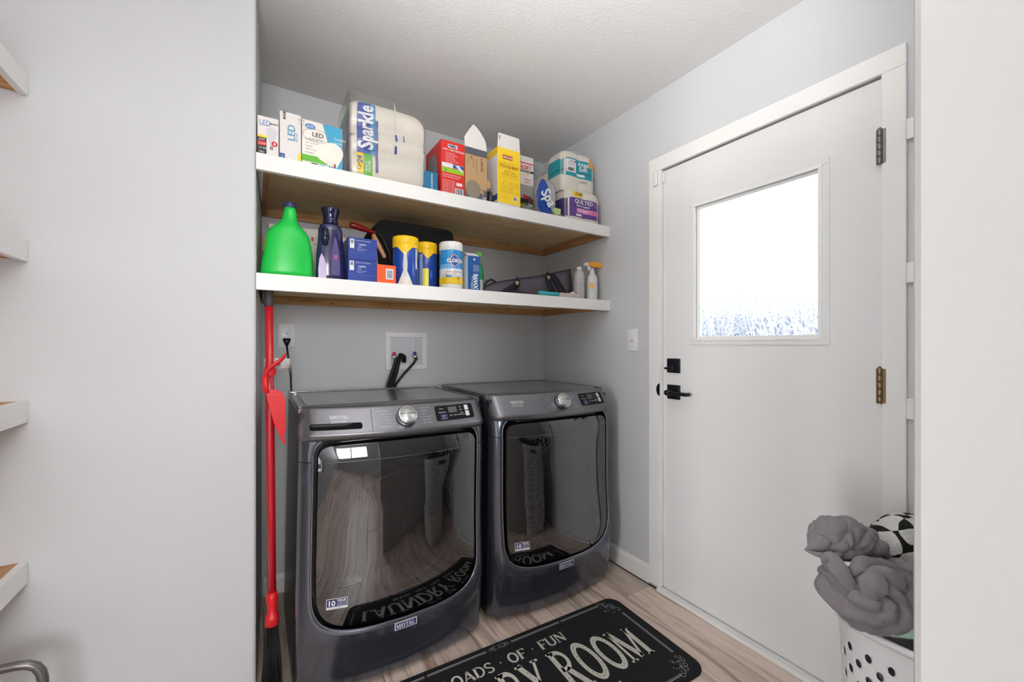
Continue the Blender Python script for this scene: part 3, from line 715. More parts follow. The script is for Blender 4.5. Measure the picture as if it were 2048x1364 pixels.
# tray: outline prism with hollow look
out = [(531, 778), (556, 780), (566, 786), (570, 796), (571, 830), (572, 862), (568, 868), (572, 892), (561, 878), (549, 850), (540, 820), (534, 796)]
m = MB(); fr_ = [Q(*q) for q in out]; bk = [Q(q[0], q[1], 1.645) for q in out]
n = len(out); m.add(fr_+bk, [list(range(n))[::-1]]+[(i, (i+1) % n, n+(i+1) % n, n+i) for i in range(n)]+[list(range(n, 2*n))], M_redp, False)
m.tube([Q(533, 789, 1.608), Q(545, 790, 1.608), Q(562, 792, 1.608)], .0012, mat('red_highlight_rib', S(235, 90, 90), .3), 6)
m.build('tray', e, bevel=.003)
hp = [(532, 786), (530, 770), (530, 755), (534, 742), (543, 733), (556, 725), (566, 716), (573, 706)]
rad = [.012, .0095, .009, .010, .010, .010, .009, .003]
m = MB(); m.tube([Q(*q) for q in hp], rad, M_redp, 14, flat=.6); m.build('handle', e)
m = MB(); m.loft([(Q(541, 745).x, .05, Q(541, 745).z-.012, .018, .018, 2), (Q(541, 745).x, .05, Q(541, 745).z+.012, .018, .018, 2)], M_redp, 20, cap=False); m.build('pole_clip', e)
# paper tag behind the pole
e = tag(MB().build('paper_tag'), 'curled clear and white paper tag taped round the broom pole', 'tag'); bpy.data.objects.remove(e)
m = MB(); M_tag = mat('paper_tag_white', S(208, 206, 204), .5); M_tb = mat('tag_brown', S(150, 96, 80), .5)
r0 = []; r1 = []
for i, (px, yy) in enumerate(((528, 1.66), (533, 1.69), (545, 1.705), (558, 1.69), (568, 1.685), (580, 1.70))):
    r0.append(P(px, 717-(i == 2)*2, yy)); r1.append(P(px, 736+(i == 3)*2, yy))
b0 = r1[0].copy()
m.rings([[p-b0 for p in r0], [p-b0 for p in r1], [p-b0+Vector((0, .001, 0)) for p in r1], [p-b0+Vector((0, .001, 0)) for p in r0]], M_tag, False)
for a in (551, 556): m.prism([P(a, 720, 1.688)-b0, P(a+2.5, 720, 1.686)-b0, P(a+5, 731, 1.684)-b0, P(a+2.5, 731, 1.686)-b0], (0, -.0006, 0), M_tb)
tag(m.build('paper_tag', loc=b0), 'curled clear and white paper tag taped round the broom pole', 'tag')

# ------------------------------------------------------------------ rug
M_rug = mat('black_rug_pile', S(24, 24, 28), .95, bump=.6, bscale=900, var=.15, sheen=.0); M_cream = mat('cream_print', S(205, 203, 192), .9, bump=.3, bscale=900)
M_rugline = mat('grey_print', S(178, 178, 176), .9)
RL, RW = 1.24, .50
e = thing('rug', 'black laundry rug with cream lettering lying before the two machines', 'rug', (.80, 1.172, .001), math.radians(-2.5))
m = MB(); pts = rrect(-RL/2, -RW/2, RL/2, RW/2, .055, 8)
ring = lambda s_, z: [(x-s_*math.copysign(1, x)*min(1, abs(x)/.2), y-s_*math.copysign(1, y)*min(1, abs(y)/.2), z) for x, y in pts]
m.rings([ring(0, 0), ring(-.001, .004), ring(0, .007), ring(.006, .0095)], M_rug, True, True, True); m.build('mat', e)
fz = lambda u, v: Vector((u, v, .0100))
m = MB()
w1 = 1.03
serif(m, 'LAUNDRY ROOM', .19, M_cream, lambda u, v: fz(u-w1/2, v-.098), capf=lambda X: .198-.045*((X-w1/2)/(w1/2))**2, dots=M_rug, width=w1)
m.build('title_lettering', e)
m = MB(); serif(m, 'LOADS . OF . FUN', .049, M_cream, lambda u, v: fz(u-.262, .122+v), width=.525); serif(m, 'WASH . DRY . FOLD . REPEAT', .036, M_cream, lambda u, v: fz(u-.30, -.170+v), width=.60)
m.build('small_lettering', e)
m = MB()
def line(p, q, w_=.0022):
    p = Vector(p+(0,)); q = Vector(q+(0,)); d = (q-p).normalized(); n_ = Vector((-d.y, d.x, 0))*w_/2; z = Vector((0, 0, .0100))
    m.add([p-n_+z, q-n_+z, q+n_+z, p+n_+z], [(0, 1, 2, 3)], M_rugline)
bx, by = RL/2-.045, RW/2-.026
for sg in (1, -1):
    for o_, ww in ((0, .003), (.006, .0014)):
        yy = sg*(by-o_)
        for a, b in ((-bx+.07, -.30), (-.29, -.055), (.055, .29), (.30, bx-.07)): line((a, yy), (b, yy), ww)
        xx = sg*(bx-o_); line((xx, -by+.09), (xx, by-.09), ww)
def curl(cx, cy, r, a0, turns, dirn=1, w_=.0014):
    pr = None
    for i in range(15):
        t = i/14; a = a0+dirn*turns*2*PI*t; rr_ = r*(1-.85*t); q = (cx+rr_*math.cos(a), cy+rr_*math.sin(a))
        if pr: line(pr, q, w_)
        pr = q
rr = random.Random(5)
for sx_ in (1, -1):
    for sy_ in (1, -1):
        for (dx, dy, r, a0, tn, dd) in ((.062, .0, .013, 0, .9, 1), (.045, .004, .012, 2, .8, -1), (.03, .012, .014, 1, 1, 1), (.014, .028, .014, 3, 1, -1), (.004, .045, .012, 1, .8, 1), (0, .064, .013, 2, .9, -1), (.025, .03, .012, 4, .7, 1), (.04, .02, .009, 3, .9, 1), (.02, .045, .009, 0, .9, -1)):
            curl(sx_*(bx-dx), sy_*(by-dy), r, a0 if sx_ > 0 else PI-a0, tn, dd*sx_*sy_)
        for k in range(14):
            a = rr.uniform(0, PI/2); r_ = rr.uniform(.02, .075); cx_, cy_ = sx_*(bx-.07+r_*math.cos(a)*.95), sy_*(by-.07+r_*math.sin(a)*.95)
            q = [Vector((cx_+.0022*math.cos(i), cy_+.0022*math.sin(i), .0100)) for i in range(6)]; m.add(q, [list(range(6))], M_rugline)
for sy_ in (1, -1):
    for dx, r, a0, dd in ((-.035, .012, 0, 1), (-.018, .015, 1, 1), (0, .011, 2, -1), (.018, .015, 2, -1), (.035, .012, 3, -1)): curl(dx, sy_*(by-.004), r, a0, .9, dd*sy_)
m.build('border_print', e)

# ------------------------------------------------------------------ boxed goods
def fF(w_, off=.0006): return lambda u, v, o_=0: Vector((u-w_/2, -off-o_, v))      # front face (u from left)
def fL(w_, d_, off=.0006): return lambda u, v, o_=0: Vector((-w_/2-off-o_, d_-u, v))  # left face (u from back)
def R4(m, f, u0, v0, u1, v1, mt, o_=0): m.add([f(u0, v0, o_), f(u1, v0, o_), f(u1, v1, o_), f(u0, v1, o_)], [(0, 1, 2, 3)], mt)
def PG(m, f, pts, mt, o_=0): m.add([f(u, v, o_) for u, v in pts], [list(range(len(pts)))], mt)
def TX(m, f, t, u, v, sz, mt, al='LEFT', rot=0, bold=.0, sx=1., o_=.0008):
    c, s_ = math.cos(math.radians(rot)), math.sin(math.radians(rot))
    m.text(t, sz, mt, lambda a, b: f(u+a*c-b*s_, v+a*s_+b*c, o_), al, bold=bold, sx=sx)
def barcode(m, f, u0, v0, u1, v1, vert=True, o_=.0004):
    R4(m, f, u0, v0, u1, v1, M_print, o_); rr = random.Random(int(u0*1e5)+3); t = .08
    while t < .9:
        w_ = rr.uniform(.02, .06)
        if vert: a = u0+(u1-u0)*t; R4(m, f, a, v0+(v1-v0)*.12, a+(u1-u0)*w_, v1-(v1-v0)*.08, M_slot, o_+.0003)
        else: a = v0+(v1-v0)*t; R4(m, f, u0+(u1-u0)*.1, a, u1-(u1-u0)*.1, a+(v1-v0)*w_, M_slot, o_+.0003)
        t += w_+rr.uniform(.02, .05)
def carton(name, lab, cat, x0, x1, Y, z, h, d, mt, rz=0, topopen=False, group=None, part='carton'):
    w_ = x1-x0; e = thing(name, lab, cat, ((x0+x1)/2, Y, z), rz, group); m = MB()
    if topopen:
        t = .0025; m.box((-w_/2, 0, 0), (w_/2, t, h), mt); m.box((-w_/2, d-t, 0), (w_/2, d, h), mt); m.box((-w_/2, t, 0), (-w_/2+t, d-t, h), mt); m.box((w_/2-t, t, 0), (w_/2, d-t, h), mt); m.box((-w_/2+t, t, 0), (w_/2-t, d-t, t), mt)
    else: m.box((-w_/2, 0, 0), (w_/2, d, h), mt)
    o = m.build(part, e, bevel=.0012)
    return e, w_
c_ = lambda nm_, r, g, b, ro=.45, **k: mat(nm_, S(r, g, b), ro, **k)
W_ = c_('carton_white', 226, 220, 218, .4); BK = c_('ink_black', 34, 30, 32); RD = c_('ink_red', 205, 36, 34); YL = c_('ink_yellow', 246, 206, 30); BL = c_('ink_blue', 26, 84, 150)
SKY = c_('ink_sky', 42, 160, 200, .3); GRN = c_('ink_green', 96, 178, 50); LB = c_('ink_pale_blue', 90, 140, 200); PGY = c_('ink_pale_grey', 205, 202, 208, .35); ORG = c_('ink_orange', 240, 90, 36); GY = c_('ink_grey', 130, 128, 130)
XP = lambda px, Y: P(px, 600, Y).x
# 1 small LED box
Y = 1.675
e, w_ = carton('light_bulb_box', 'small white light bulb box at the left end of the upper shelf', 'box', .004, XP(557, Y), Y, Z1, P(535, 234, Y).z-Z1, .065, W_)
h = P(535, 234, Y).z-Z1; f = fF(w_); m = MB()
TX(m, f, 'LED', .005, h-.032, .027, LB, sx=.72); TX(m, f, 'BRIGHT', .037, h-.024, .0075, BK, bold=.03)
R4(m, f, 0, .062, .030, .070, YL); R4(m, f, 0, 0, .027, .062, BK); R4(m, f, 0, .034, .027, .050, RD, .0004)
for v, t in ((.052, '60W'), (.037, '9.5W'), (.022, '15 000'), (.008, 'HRS')): TX(m, f, t, .004, v, .009, M_print, o_=.0012)
bc = (.042, .085); PG(m, f, arc(bc[0], bc[1], .017, -30, 210, 16)+[(.034, .052), (.037, .036), (.047, .036), (.050, .052)], PGY)
R4(m, f, .037, .024, .047, .036, GY); PG(m, f, arc(.051, .046, .0095, 0, 360, 16)[:-1], RD, .0006); TX(m, f, '4', .0475, .041, .014, M_print, bold=.03, o_=.0012)
m.build('printed_label', e)
# 2 tall LED box
x0, x1 = XP(559.5, Y), XP(602, Y); h = P(580, 226, Y).z-Z1
e, w_ = carton('light_bulb_box', 'tall narrow white light bulb box on the upper shelf', 'box', x0, x1, Y, Z1, h, .06, W_)
f = fF(w_); m = MB(); TX(m, f, 'LED', .048, h*.42, .034, c_('ink_teal_blue', 70, 150, 190), rot=90, bold=.01); TX(m, f, 'light bulbs', .056, h*.42, .008, LB, rot=90)
TX(m, f, 'BULBS', .018, h-.028, .011, BK, rot=90, bold=.03); TX(m, f, '60W', .058, h-.02, .013, GY, sx=.8); TX(m, f, '2 pack', .058, h-.032, .008, GY)
R4(m, f, 0, 0, .016, .022, BL); TX(m, f, '2', .004, .005, .014, M_print, o_=.0012); R4(m, f, .058, 0, .070, .032, YL); R4(m, f, .068, .005, .070, .030, GY)
m.build('printed_label', e)
# 3 large LED box, slightly turned
x0, x1 = XP(603.5, 1.685), XP(683, 1.70); h = P(640, 249, 1.69).z-Z1
e, w_ = carton('light_bulb_box', 'wide light bulb box with a sky blue corner beside the paper towel pack', 'box', x0, x1, 1.68, Z1, h, .07, c_('carton_glossy_white', 230, 224, 216, .16), math.radians(1))
f = fF(w_); m = MB()
PG(m, f, [(w_*.62, 0), (w_-.001, 0), (w_-.001, h-.001), (w_*.50, h-.001), (w_*.62, h*.62), (w_*.80, h*.40)], SKY)
R4(m, f, 0, .014, w_*.62, .038, GRN); R4(m, f, 0, 0, w_*.62, .013, W_); R4(m, f, w_*.22, .002, w_*.38, .011, BK, .0004); R4(m, f, w_*.42, .002, w_*.56, .011, SKY, .0004)
PG(m, f, [(w_*.30, .045), (w_*.45, .028), (w_*.70, .012), (w_*.86, .012)]+arc(w_*.76, h*.40, .036, -20, 200, 18)+[(w_*.5, .05)], c_('bulb_print', 236, 226, 214, .15), .0006)
for k in range(4): R4(m, f, w_*(.60+.07*k), .010, w_*(.605+.07*k), .032, GY, .001)
R4(m, f, w_*.78, .004, w_*.83, .024, c_('ink_rust', 150, 60, 40), .001)
PG(m, f, arc(w_*.20, h-.022, .018, 0, 360, 18, .010)[:-1], LB, .0004); TX(m, f, 'great', w_*.11, h-.025, .011, M_print, o_=.0012)
for i in range(24):
    a0 = math.radians(i*15); a1 = math.radians(i*15+15); q = lambda a, r: (w_*.34+r*.046*math.cos(a), h-.052+r*.024*math.sin(a))
    PG(m, f, [q(a0, 1), q(a1, 1), q(a1, .96), q(a0, .96)], GY, .0004)
TX(m, f, 'LED', w_*.24, h-.056, .023, BK, bold=.01); TX(m, f, 'bright daylight', w_*.16, h-.068, .009, GY)
for k in range(5): TX(m, f, ['energy saving', 'uses 14 watts', 'long life', '1500 lumens', 'dimmable'][k], .010, h*.56-.012*k, .008, GY)
TX(m, f, 'Daylight', w_*.78, h-.050, .013, M_print); TX(m, f, '4 bulbs', w_*.8, h-.064, .010, M_print)
m.build('printed_label', e)

# 4 paper towel pack
M_paper = mat('paper_roll_white', S(216, 209, 198), .7, bump=.25, bscale=120, var=.02)
pw = bpy.data.materials.new('clear_wrap'); pw.use_nodes = True; n = pw.node_tree.nodes; l = pw.node_tree.links; n.remove(n['Principled BSDF'])
t_ = n.new('ShaderNodeBsdfTransparent'); t_.inputs[0].default_value = (.985, .985, .985, 1); g_ = n.new('ShaderNodeBsdfGlossy'); g_.inputs['Roughness'].default_value = .18; mx = n.new('ShaderNodeMixShader')
fr = n.new('ShaderNodeMapRange'); lw = n.new('ShaderNodeLayerWeight'); lw.inputs['Blend'].default_value = .35; fr.inputs['To Min'].default_value = .05; fr.inputs['To Max'].default_value = .55; l.new(lw.outputs['Facing'], fr.inputs['Value'])
nz = n.new('ShaderNodeTexNoise'); nz.inputs['Scale'].default_value = 34; nz.inputs['Detail'].default_value = 4; nz.inputs['Distortion'].default_value = 1.2; bp2 = n.new('ShaderNodeBump'); bp2.inputs['Strength'].default_value = .5; bp2.inputs['Distance'].default_value = .006
tc = n.new('ShaderNodeTexCoord'); l.new(tc.outputs['Object'], nz.inputs['Vector']); l.new(nz.outputs['Fac'], bp2.inputs['Height']); l.new(bp2.outputs['Normal'], g_.inputs['Normal']); l.new(bp2.outputs['Normal'], lw.inputs['Normal'])
l.new(fr.outputs[0], mx.inputs[0]); l.new(t_.outputs[0], mx.inputs[1]); l.new(g_.outputs[0], mx.inputs[2]); l.new(mx.outputs[0], n['Material Output'].inputs[0])
def noise3(p, s): 
    from mathutils import noise
    return noise.noise(Vector(p)*s)
def softgrid(m, w_, d_, h, D, mt, n=18, faces='FLRTBK'):
    def face(fn_, tag_):
        vs = [D(fn_(i/n, j/n)) for i in range(n+1) for j in range(n+1)]
        m.add(vs, [(i*(n+1)+j, (i+1)*(n+1)+j, (i+1)*(n+1)+j+1, i*(n+1)+j+1) for i in range(n) for j in range(n)], mt, True)
    F = {'F': lambda a, b: Vector((w_*(a-.5), 0, h*b)), 'K': lambda a, b: Vector((w_*(.5-a), d_, h*b)), 'L': lambda a, b: Vector((-w_/2, d_*(1-a), h*b)), 'R': lambda a, b: Vector((w_/2, d_*a, h*b)), 'T': lambda a, b: Vector((w_*(a-.5), d_*b, h)), 'B': lambda a, b: Vector((w_*(a-.5), d_*(1-b), 0))}
    for k in faces: face(F[k], k)
def softD(w_, d_, h, k=.05, bz=0, bx_=0, amp=.006, ns=0, seed=0, kb=None):
    def D(p):
        qx, qy, qz = p.x/w_*2, (p.y-d_/2)/d_*2, p.z/h*2-1
        sx = 1-k*(qy**8+qz**8); sy = 1-k*(qx**8+qz**8); sz = 1-k*(qx**8+qy**8)
        r = Vector((p.x*sx, d_/2+(p.y-d_/2)*sy, (p.z*sz if p.z > h/2 else p.z)))
        g = 0
        if bz: g += amp*(abs(math.sin(PI*bz*p.z/h))**.6)
        if bx_: g += amp*2.2*(abs(math.sin(PI*bx_*(p.x+w_/2)/w_))**.7)
        r.y += g if qy > .5 else -g if qy < -.5 else 0
        if ns: r += Vector((noise3(p+Vector((seed, 0, 0)), 22), noise3(p+Vector((0, seed, 9)), 22), noise3(p+Vector((5, 0, seed)), 22)))*ns
        r.z = max(r.z, .0005)
        return r
    return D
def decal(m, D, w_, pts, mt, off=.0012, sub=1, side='F', d_=0):
    # polygon given as grid quad strip: pts = (u0,v0,u1,v1)
    u0, v0, u1, v1 = pts; nu, nv = 8, 30; vs = []
    for i in range(nu+1):
        for j in range(nv+1):
            u = u0+(u1-u0)*i/nu; v = v0+(v1-v0)*j/nv
            q = D(Vector((u-w_/2, 0, v))) if side == 'F' else D(Vector((-w_/2, d_-u, v)))
            vs.append(q+(Vector((0, -off, 0)) if side == 'F' else Vector((-off, 0, 0))))
    m.add(vs, [(i*(nv+1)+j, (i+1)*(nv+1)+j, (i+1)*(nv+1)+j+1, i*(nv+1)+j+1) for i in range(nu) for j in range(nv)], mt, True)
def dtext(m, D, w_, t, u, v, sz, mt, rot=0, off=.002, bold=.02, sx=1.):
    c, s_ = math.cos(math.radians(rot)), math.sin(math.radians(rot))
    m.text(t, sz, mt, lambda a, b: D(Vector((u+a*c-b*s_-w_/2, 0, v+a*s_+b*c)))+Vector((0, -off, 0)), bold=bold, sx=sx)
x0, x1 = XP(699, 1.70), XP(850, 1.70); h = P(735, 185, 1.70).z-Z1; w_ = x1-x0; d_ = .27
e = thing('paper_towel_pack', 'large clear-wrapped pack of paper towel rolls with a blue label', 'paper towels', ((x0+x1)/2, 1.70, Z1))
D = softD(w_, d_, h*.93, .045, bz=3, amp=.011)
m = MB(); softgrid(m, w_, d_, h*.93, D, M_paper, 24); m.build('paper_rolls', e)
BD = c_('pack_blue', 24, 70, 160, .25); BG = c_('pack_blue_light', 60, 140, 190, .25); PUR = c_('pack_violet', 100, 96, 150, .3)
m = MB(); decal(m, D, w_, (.020, .10, .075, h*.92), BD); decal(m, D, w_, (.075, .10, .094, h*.92), BG); decal(m, D, w_, (.094, .03, .106, h*.72), PUR)
decal(m, D, w_, (.018, .02, .046, .10), YL, .0014); decal(m, D, w_, (.046, .012, .082, .10), GRN, .0016)
dtext(m, D, w_, 'Sparkle', .082, .116, .084, M_print, 90, .0050, .03, .76)
dtext(m, D, w_, '12=', .034, .028, .018, BK, 90, .005); dtext(m, D, w_, '24', .040, .055, .030, BL, 90, .005, .03); dtext(m, D, w_, 'TEAR A', .060, .025, .012, M_print, 90, .005); dtext(m, D, w_, 'SQUARE', .072, .025, .012, M_print, 90, .005)
m.build('front_label', e)
m = MB(); 
for (a, b) in ((.175, .125), (.178, .185)): decal(m, D, w_, (a, b, a+.010, b+.032), BD, .0014)
decal(m, D, w_, (.214, .19, .220, .22), PUR, .0014); m.build('core_print', e)
m = MB(); decal(m, D, w_, (.02, .03, d_-.03, h*.80), BD, side='L', d_=d_); decal(m, D, w_, (.0, h*.80, d_-.05, h*.92), GRN, side='L', d_=d_); decal(m, D, w_, (.03, .05, .13, .12), GY, .002, side='L', d_=d_)
m.build('side_label', e)
# loose clear wrap over the top
def Dw(p):
    q = D(p); c = Vector((0, d_/2, h*.45)); q = c+(q-c)*1.04
    if p.z > h*.6:
        t = (p.z-h*.6)/(h*.33); u = (p.x+w_/2)/w_
        q.z += t*t*(.034*(1-u)+.008)+t*.010*noise3(p, 30)
    q += Vector((1, 1, 1))*noise3(p, 55)*.0015; q.z = max(q.z, .0006)
    return q
m = MB(); softgrid(m, w_, d_, h*.93, Dw, pw, 30, 'FLRTK')
sl = [Dw(Vector((w_*(a-.5), .0, h*.93)))+Vector((0, -.003, -.002)) for a in [.35+.65*i/12 for i in range(13)]]
m.tube(sl, .0015, pw, 5); m.tube([Dw(Vector((w_*.07, 0, z_)))+Vector((0, -.002, 0)) for z_ in (h*.93, h*.85, h*.75, h*.66)], .0022, mat('wrap_seam', S(222, 222, 220), .25), 5)
m.build('clear_wrap', e)

# 5 small blue holder box, 5b dark box
x0, x1 = XP(848, 1.69), XP(874, 1.69); h = P(861, 345, 1.69).z-Z1
e, w_ = carton('small_box', 'small teal blue box between the paper towels and the red box', 'box', x0, x1, 1.682, Z1, h, .07, c_('carton_blue', 28, 110, 150, .4))
m = MB(); TX(m, fF(w_), 'ACCORDION', .036, .004, .0115, M_print, rot=90, bold=.01); m.build('printed_label', e)
x0, x1 = XP(875, 1.71), XP(881, 1.71); h2 = P(875, 352, 1.71).z-Z1
# 6 red box
Y = 1.68; x0, x1 = XP(882, Y), XP(929, Y); h = P(900, 282, Y).z-Z1
CR = c_('carton_red', 216, 42, 36, .35)
e, w_ = carton('trash_bag_box', 'red bag box with a lime stripe, open to the left', 'box', x0, x1, Y, Z1, h, .19, CR)
f = fF(w_); m = MB(); R4(m, f, .032, h-.030, .078, h-.014, M_print); TX(m, f, 'Hefty', .034, h-.027, .017, c_('ink_navy', 30, 30, 90), bold=.04, sx=1.0, o_=.0012)
TX(m, f, '6-IN-1 PROTECTION', .008, h-.044, .0115, M_print, bold=.02, sx=1.0)
for k in range(6): TX(m, f, ['- Tear Resistant', '- Double Ply Defense', '- Break Free Fit', '- Leak Protection', '- Odor Control Scent', '- Strong Grip'][k], .018, h-.056-.0085*k, .0072, M_print)
R4(m, f, .004, h*.50, w_-.004, h*.58, M_print); R4(m, f, w_*.5, h*.505, w_-.004, h*.575, BL, .0004); PG(m, f, [(w_*.6, h*.56), (w_*.75, h*.57), (w_*.95, h*.47), (w_*.88, h*.46), (w_*.7, h*.52)], M_print, .0008)
R4(m, f, .004, h*.41, w_-.004, h*.49, c_('ink_lime', 150, 200, 40)); PG(m, f, arc(.022, h*.45, .007, 0, 360, 12)[:-1], GRN, .0004); TX(m, f, 'recycled content', .036, h*.44, .0095, GRN)
TX(m, f, 'Drawstring kitchen bags', .008, h*.355, .0088, M_print); TX(m, f, 'made with less plastic', .008, h*.315, .0088, M_print)
for k in range(8): TX(m, f, 'keep away from children', .008, h*.25-.0072*k, .0058, M_print)
R4(m, f, w_-.040, h*.19, w_-.012, h*.25, M_print); barcode(m, f, w_-.046, .002, w_-.006, .034); m.build('printed_label', e)
f = fL(w_, .19); m = MB(); M_silverbag = mat('silver_plastic', S(150, 150, 158), .3, .3, bump=.8, bscale=60, var=.3)
PG(m, f, [(.085+.06*math.cos(t), h*.52+h*.34*math.sin(t)) for t in [2*PI*i/20 for i in range(20)]], M_silverbag); m.build('side_window', e)
# 7 brown box with white flap
Y = 1.68; x0, x1 = XP(930.5, Y), XP(974, Y); h = P(950, 297, Y).z-Z1
BR = c_('carton_kraft', 188, 152, 108, .6); SL = c_('carton_slate', 88, 90, 98, .5)
e, w_ = carton('trash_bag_box', 'brown kraft bag box with a pointed white flap standing up', 'box', x0, x1, Y, Z1, h, .15, BR)
f = fF(w_); m = MB(); R4(m, f, .0, h-.032, w_, h, SL); R4(m, f, 0, 0, w_, .052, SL)
PG(m, f, arc(w_*.36, .046, w_*.34, 0, 360, 20, .042)[:-1], c_('kraft_dark', 140, 128, 110, .6), .0005); PG(m, f, [(w_*.66, .040), (w_*.85, .028), (w_*.88, .034), (w_*.8, .04), (w_*.88, .046), (w_*.7, .05)], BR, .0006)
TX(m, f, '30', w_*.22, h-.036, .017, SL, rot=-90, bold=.01); TX(m, f, 'LARGE', w_*.70, h-.04, .020, SL, rot=-90, bold=.01, sx=1.); TX(m, f, 'drawstring trash bags', w_*.50, h-.045, .008, SL, rot=-90); TX(m, f, 'garbage bags', w_*.36, h-.05, .008, SL, rot=-90); TX(m, f, '30 GAL', w_*.10, h-.05, .007, SL, rot=-90); TX(m, f, '59', w_*.76, .006, .022, M_print); m.build('printed_label', e)
m = MB(); fw = w_; pts = [(0, 0), (fw, 0), (fw*1.0, .045)]+[(fw*.93, .065), (fw*.80, .089), (fw*.64, .110), (fw*.52, .121), (fw*.46, .121), (fw*.30, .098), (fw*.12, .067)]+[(0, .045)]
m.prism([(u-w_/2, .002+v*.18, h+v) for u, v in pts], (0, .0015, 0), c_('carton_inner_white', 228, 224, 220, .6)); m.build('flap', e)
m = MB(); m.prism([(w_/2+.0005, -.0, h*.26), (w_/2+.016, -.002, h*.30), (w_/2+.02, -.001, h*.40), (w_/2+.008, 0, h*.45), (w_/2+.0005, 0, h*.44)], (0, .0015, 0), BR); m.build('torn_flap', e)
# dark bags in the gap
def crumple(name, lab, cat, c, s, mt, amp=.3, fr_=14, seed=0, part=None, subd=4, zmin=None, col2=None):
    bm = bmesh.new(); bmesh.ops.create_icosphere(bm, subdivisions=subd, radius=1); m = MB(); vs = []
    for v in bm.verts:
        n_ = noise3(v.co*1.0+Vector((seed, 0, 0)), 1.6)+.5*abs(noise3(v.co+Vector((0, seed, 0)), 3.7))+.3*noise3(v.co+Vector((0, 0, seed)), 7.5)
        q = v.co*(1+amp*n_); q = Vector((math.copysign(abs(q.x)**.8, q.x), math.copysign(abs(q.y)**.8, q.y), math.copysign(abs(q.z)**.8, q.z)))
        q = Vector((q.x*s[0], q.y*s[1], q.z*s[2]+s[2])); q.z = max(q.z, .0005); vs.append(q)
    m.add(vs, [[v.index for v in f_.verts] for f_ in bm.faces], mt, True); bm.free()
    o = m.build(name, loc=c); return tag(o, lab, cat)
crumple('plastic_bag', 'dark crumpled bag roll squeezed between the brown and yellow boxes', 'bag', (XP(981, 1.70), 1.715, Z1), (.012, .025, .034), mat('dark_bag', S(60, 54, 52), .25, bump=.5, bscale=80), .2, seed=3, subd=3)
# 8 yellow box
Y = 1.675; x0, x1 = XP(995, Y), XP(1040, Y); zb_ = P(1017, 408, Y).z; h = P(1017, 299, Y).z-zb_
YB_ = c_('carton_yellow', 247, 208, 38, .35)
e, w_ = carton('trash_bag_box', 'bright yellow bag box with a white flap standing up', 'box', x0, x1, Y, Z1, h+(zb_-Z1), .14, c_('carton_plain_white', 226, 222, 222, .45), topopen=True)
H0 = zb_-Z1; HT = H0+h; f = fF(w_); m = MB(); R4(m, f, -.0005, H0, w_+.0005, HT, YB_)
LN = c_('ink_olive', 176, 140, 20)
R4(m, f, w_*.22, HT-.052, w_*.66, HT-.030, c_('ink_rose', 190, 90, 60), .0004); TX(m, f, 'BIN BAGS', w_*.25, HT-.046, .0115, M_print, bold=.03, o_=.001)
TX(m, f, 'the bag is made with', w_*.14, HT-.075, .009, LN); TX(m, f, 'TOUGHEST', w_*.08, HT-.092, .0195, c_('ink_brown_red', 150, 60, 20), bold=.02, sx=1.05); TX(m, f, 'choice for', w_*.32, HT-.103, .008, LN); TX(m, f, 'REDUCING', w_*.28, HT-.115, .013, LN, bold=.015); TX(m, f, 'PLASTIC WASTE', w_*.16, HT-.128, .0125, LN, bold=.015)
def orect(u0, v0, u1, v1, t=.0008):
    for a in ((u0, v0, u1, v0+t), (u0, v1-t, u1, v1), (u0, v0, u0+t, v1), (u1-t, v0, u1, v1)): R4(m, f, *a, LN, .0003)
orect(w_*.08, HT-.134, w_*.93, HT-.066); orect(w_*.10, H0+.052, w_*.90, HT-.140); 
for a, b in zip([(.26, .11), (.19, .095), (.19, .078), (.36, .078), (.36, .095), (.29, .11)], [(.19, .095), (.19, .078), (.36, .078), (.36, .095), (.29, .11), (.26, .11)]):
    pass
PG(m, f, [(w_*.22, H0+.078), (w_*.40, H0+.078), (w_*.40, H0+.092), (w_*.32, H0+.106), (w_*.27, H0+.106), (w_*.20, H0+.092)], LN, .0003); PG(m, f, [(w_*.235, H0+.0795), (w_*.385, H0+.0795), (w_*.385, H0+.091), (w_*.32, H0+.104), (w_*.28, H0+.104), (w_*.215, H0+.091)], YB_, .0006)
for k in range(4): TX(m, f, 'strong and tear proof', w_*.46, H0+.100-.0075*k, .0068, LN)
for k in range(3): TX(m, f, 'made with recovered plastic', w_*.13, H0+.070-.0075*k, .0062, LN)
for cx_ in (.22, .34, .27): 
    q = arc(w_*cx_, H0+.026+(.006 if cx_ == .27 else 0), .012, 0, 360, 16)
    for i in range(16): PG(m, f, [q[i], q[i+1], (q[i+1][0]*.93+w_*cx_*.07, q[i+1][1]), (q[i][0]*.93+w_*cx_*.07, q[i][1])], LN, .0004)
R4(m, f, w_*.68, H0+.018, w_*.86, H0+.040, M_print, .0003); R4(m, f, w_*.71, H0+.022, w_*.83, H0+.036, GY, .0006)
m.build('printed_label', e)
f = fL(w_, .14); m = MB(); R4(m, f, 0, HT-.032, .14, HT, YL); R4(m, f, 0, H0+.012, .14, H0+.040, BL); TX(m, f, '20', .105, .004, .016, GY); m.build('side_label', e)
m = MB(); zf = P(1020, 271, Y).z-Z1; m.prism([(-w_/2, .0, HT), (w_/2, .0, HT), (w_/2-.002, .004, zf-.003), (w_/2-.006, .004, zf), (-w_/2+.010, .004, zf), (-w_/2+.006, .004, zf-.003)], (0, .0015, 0), c_('carton_inner_white', 228, 224, 220)); m.box((-w_/2+.012, .002, HT+.038), (-w_/2+.015, .0035, zf-.012), BK); m.build('flap', e)
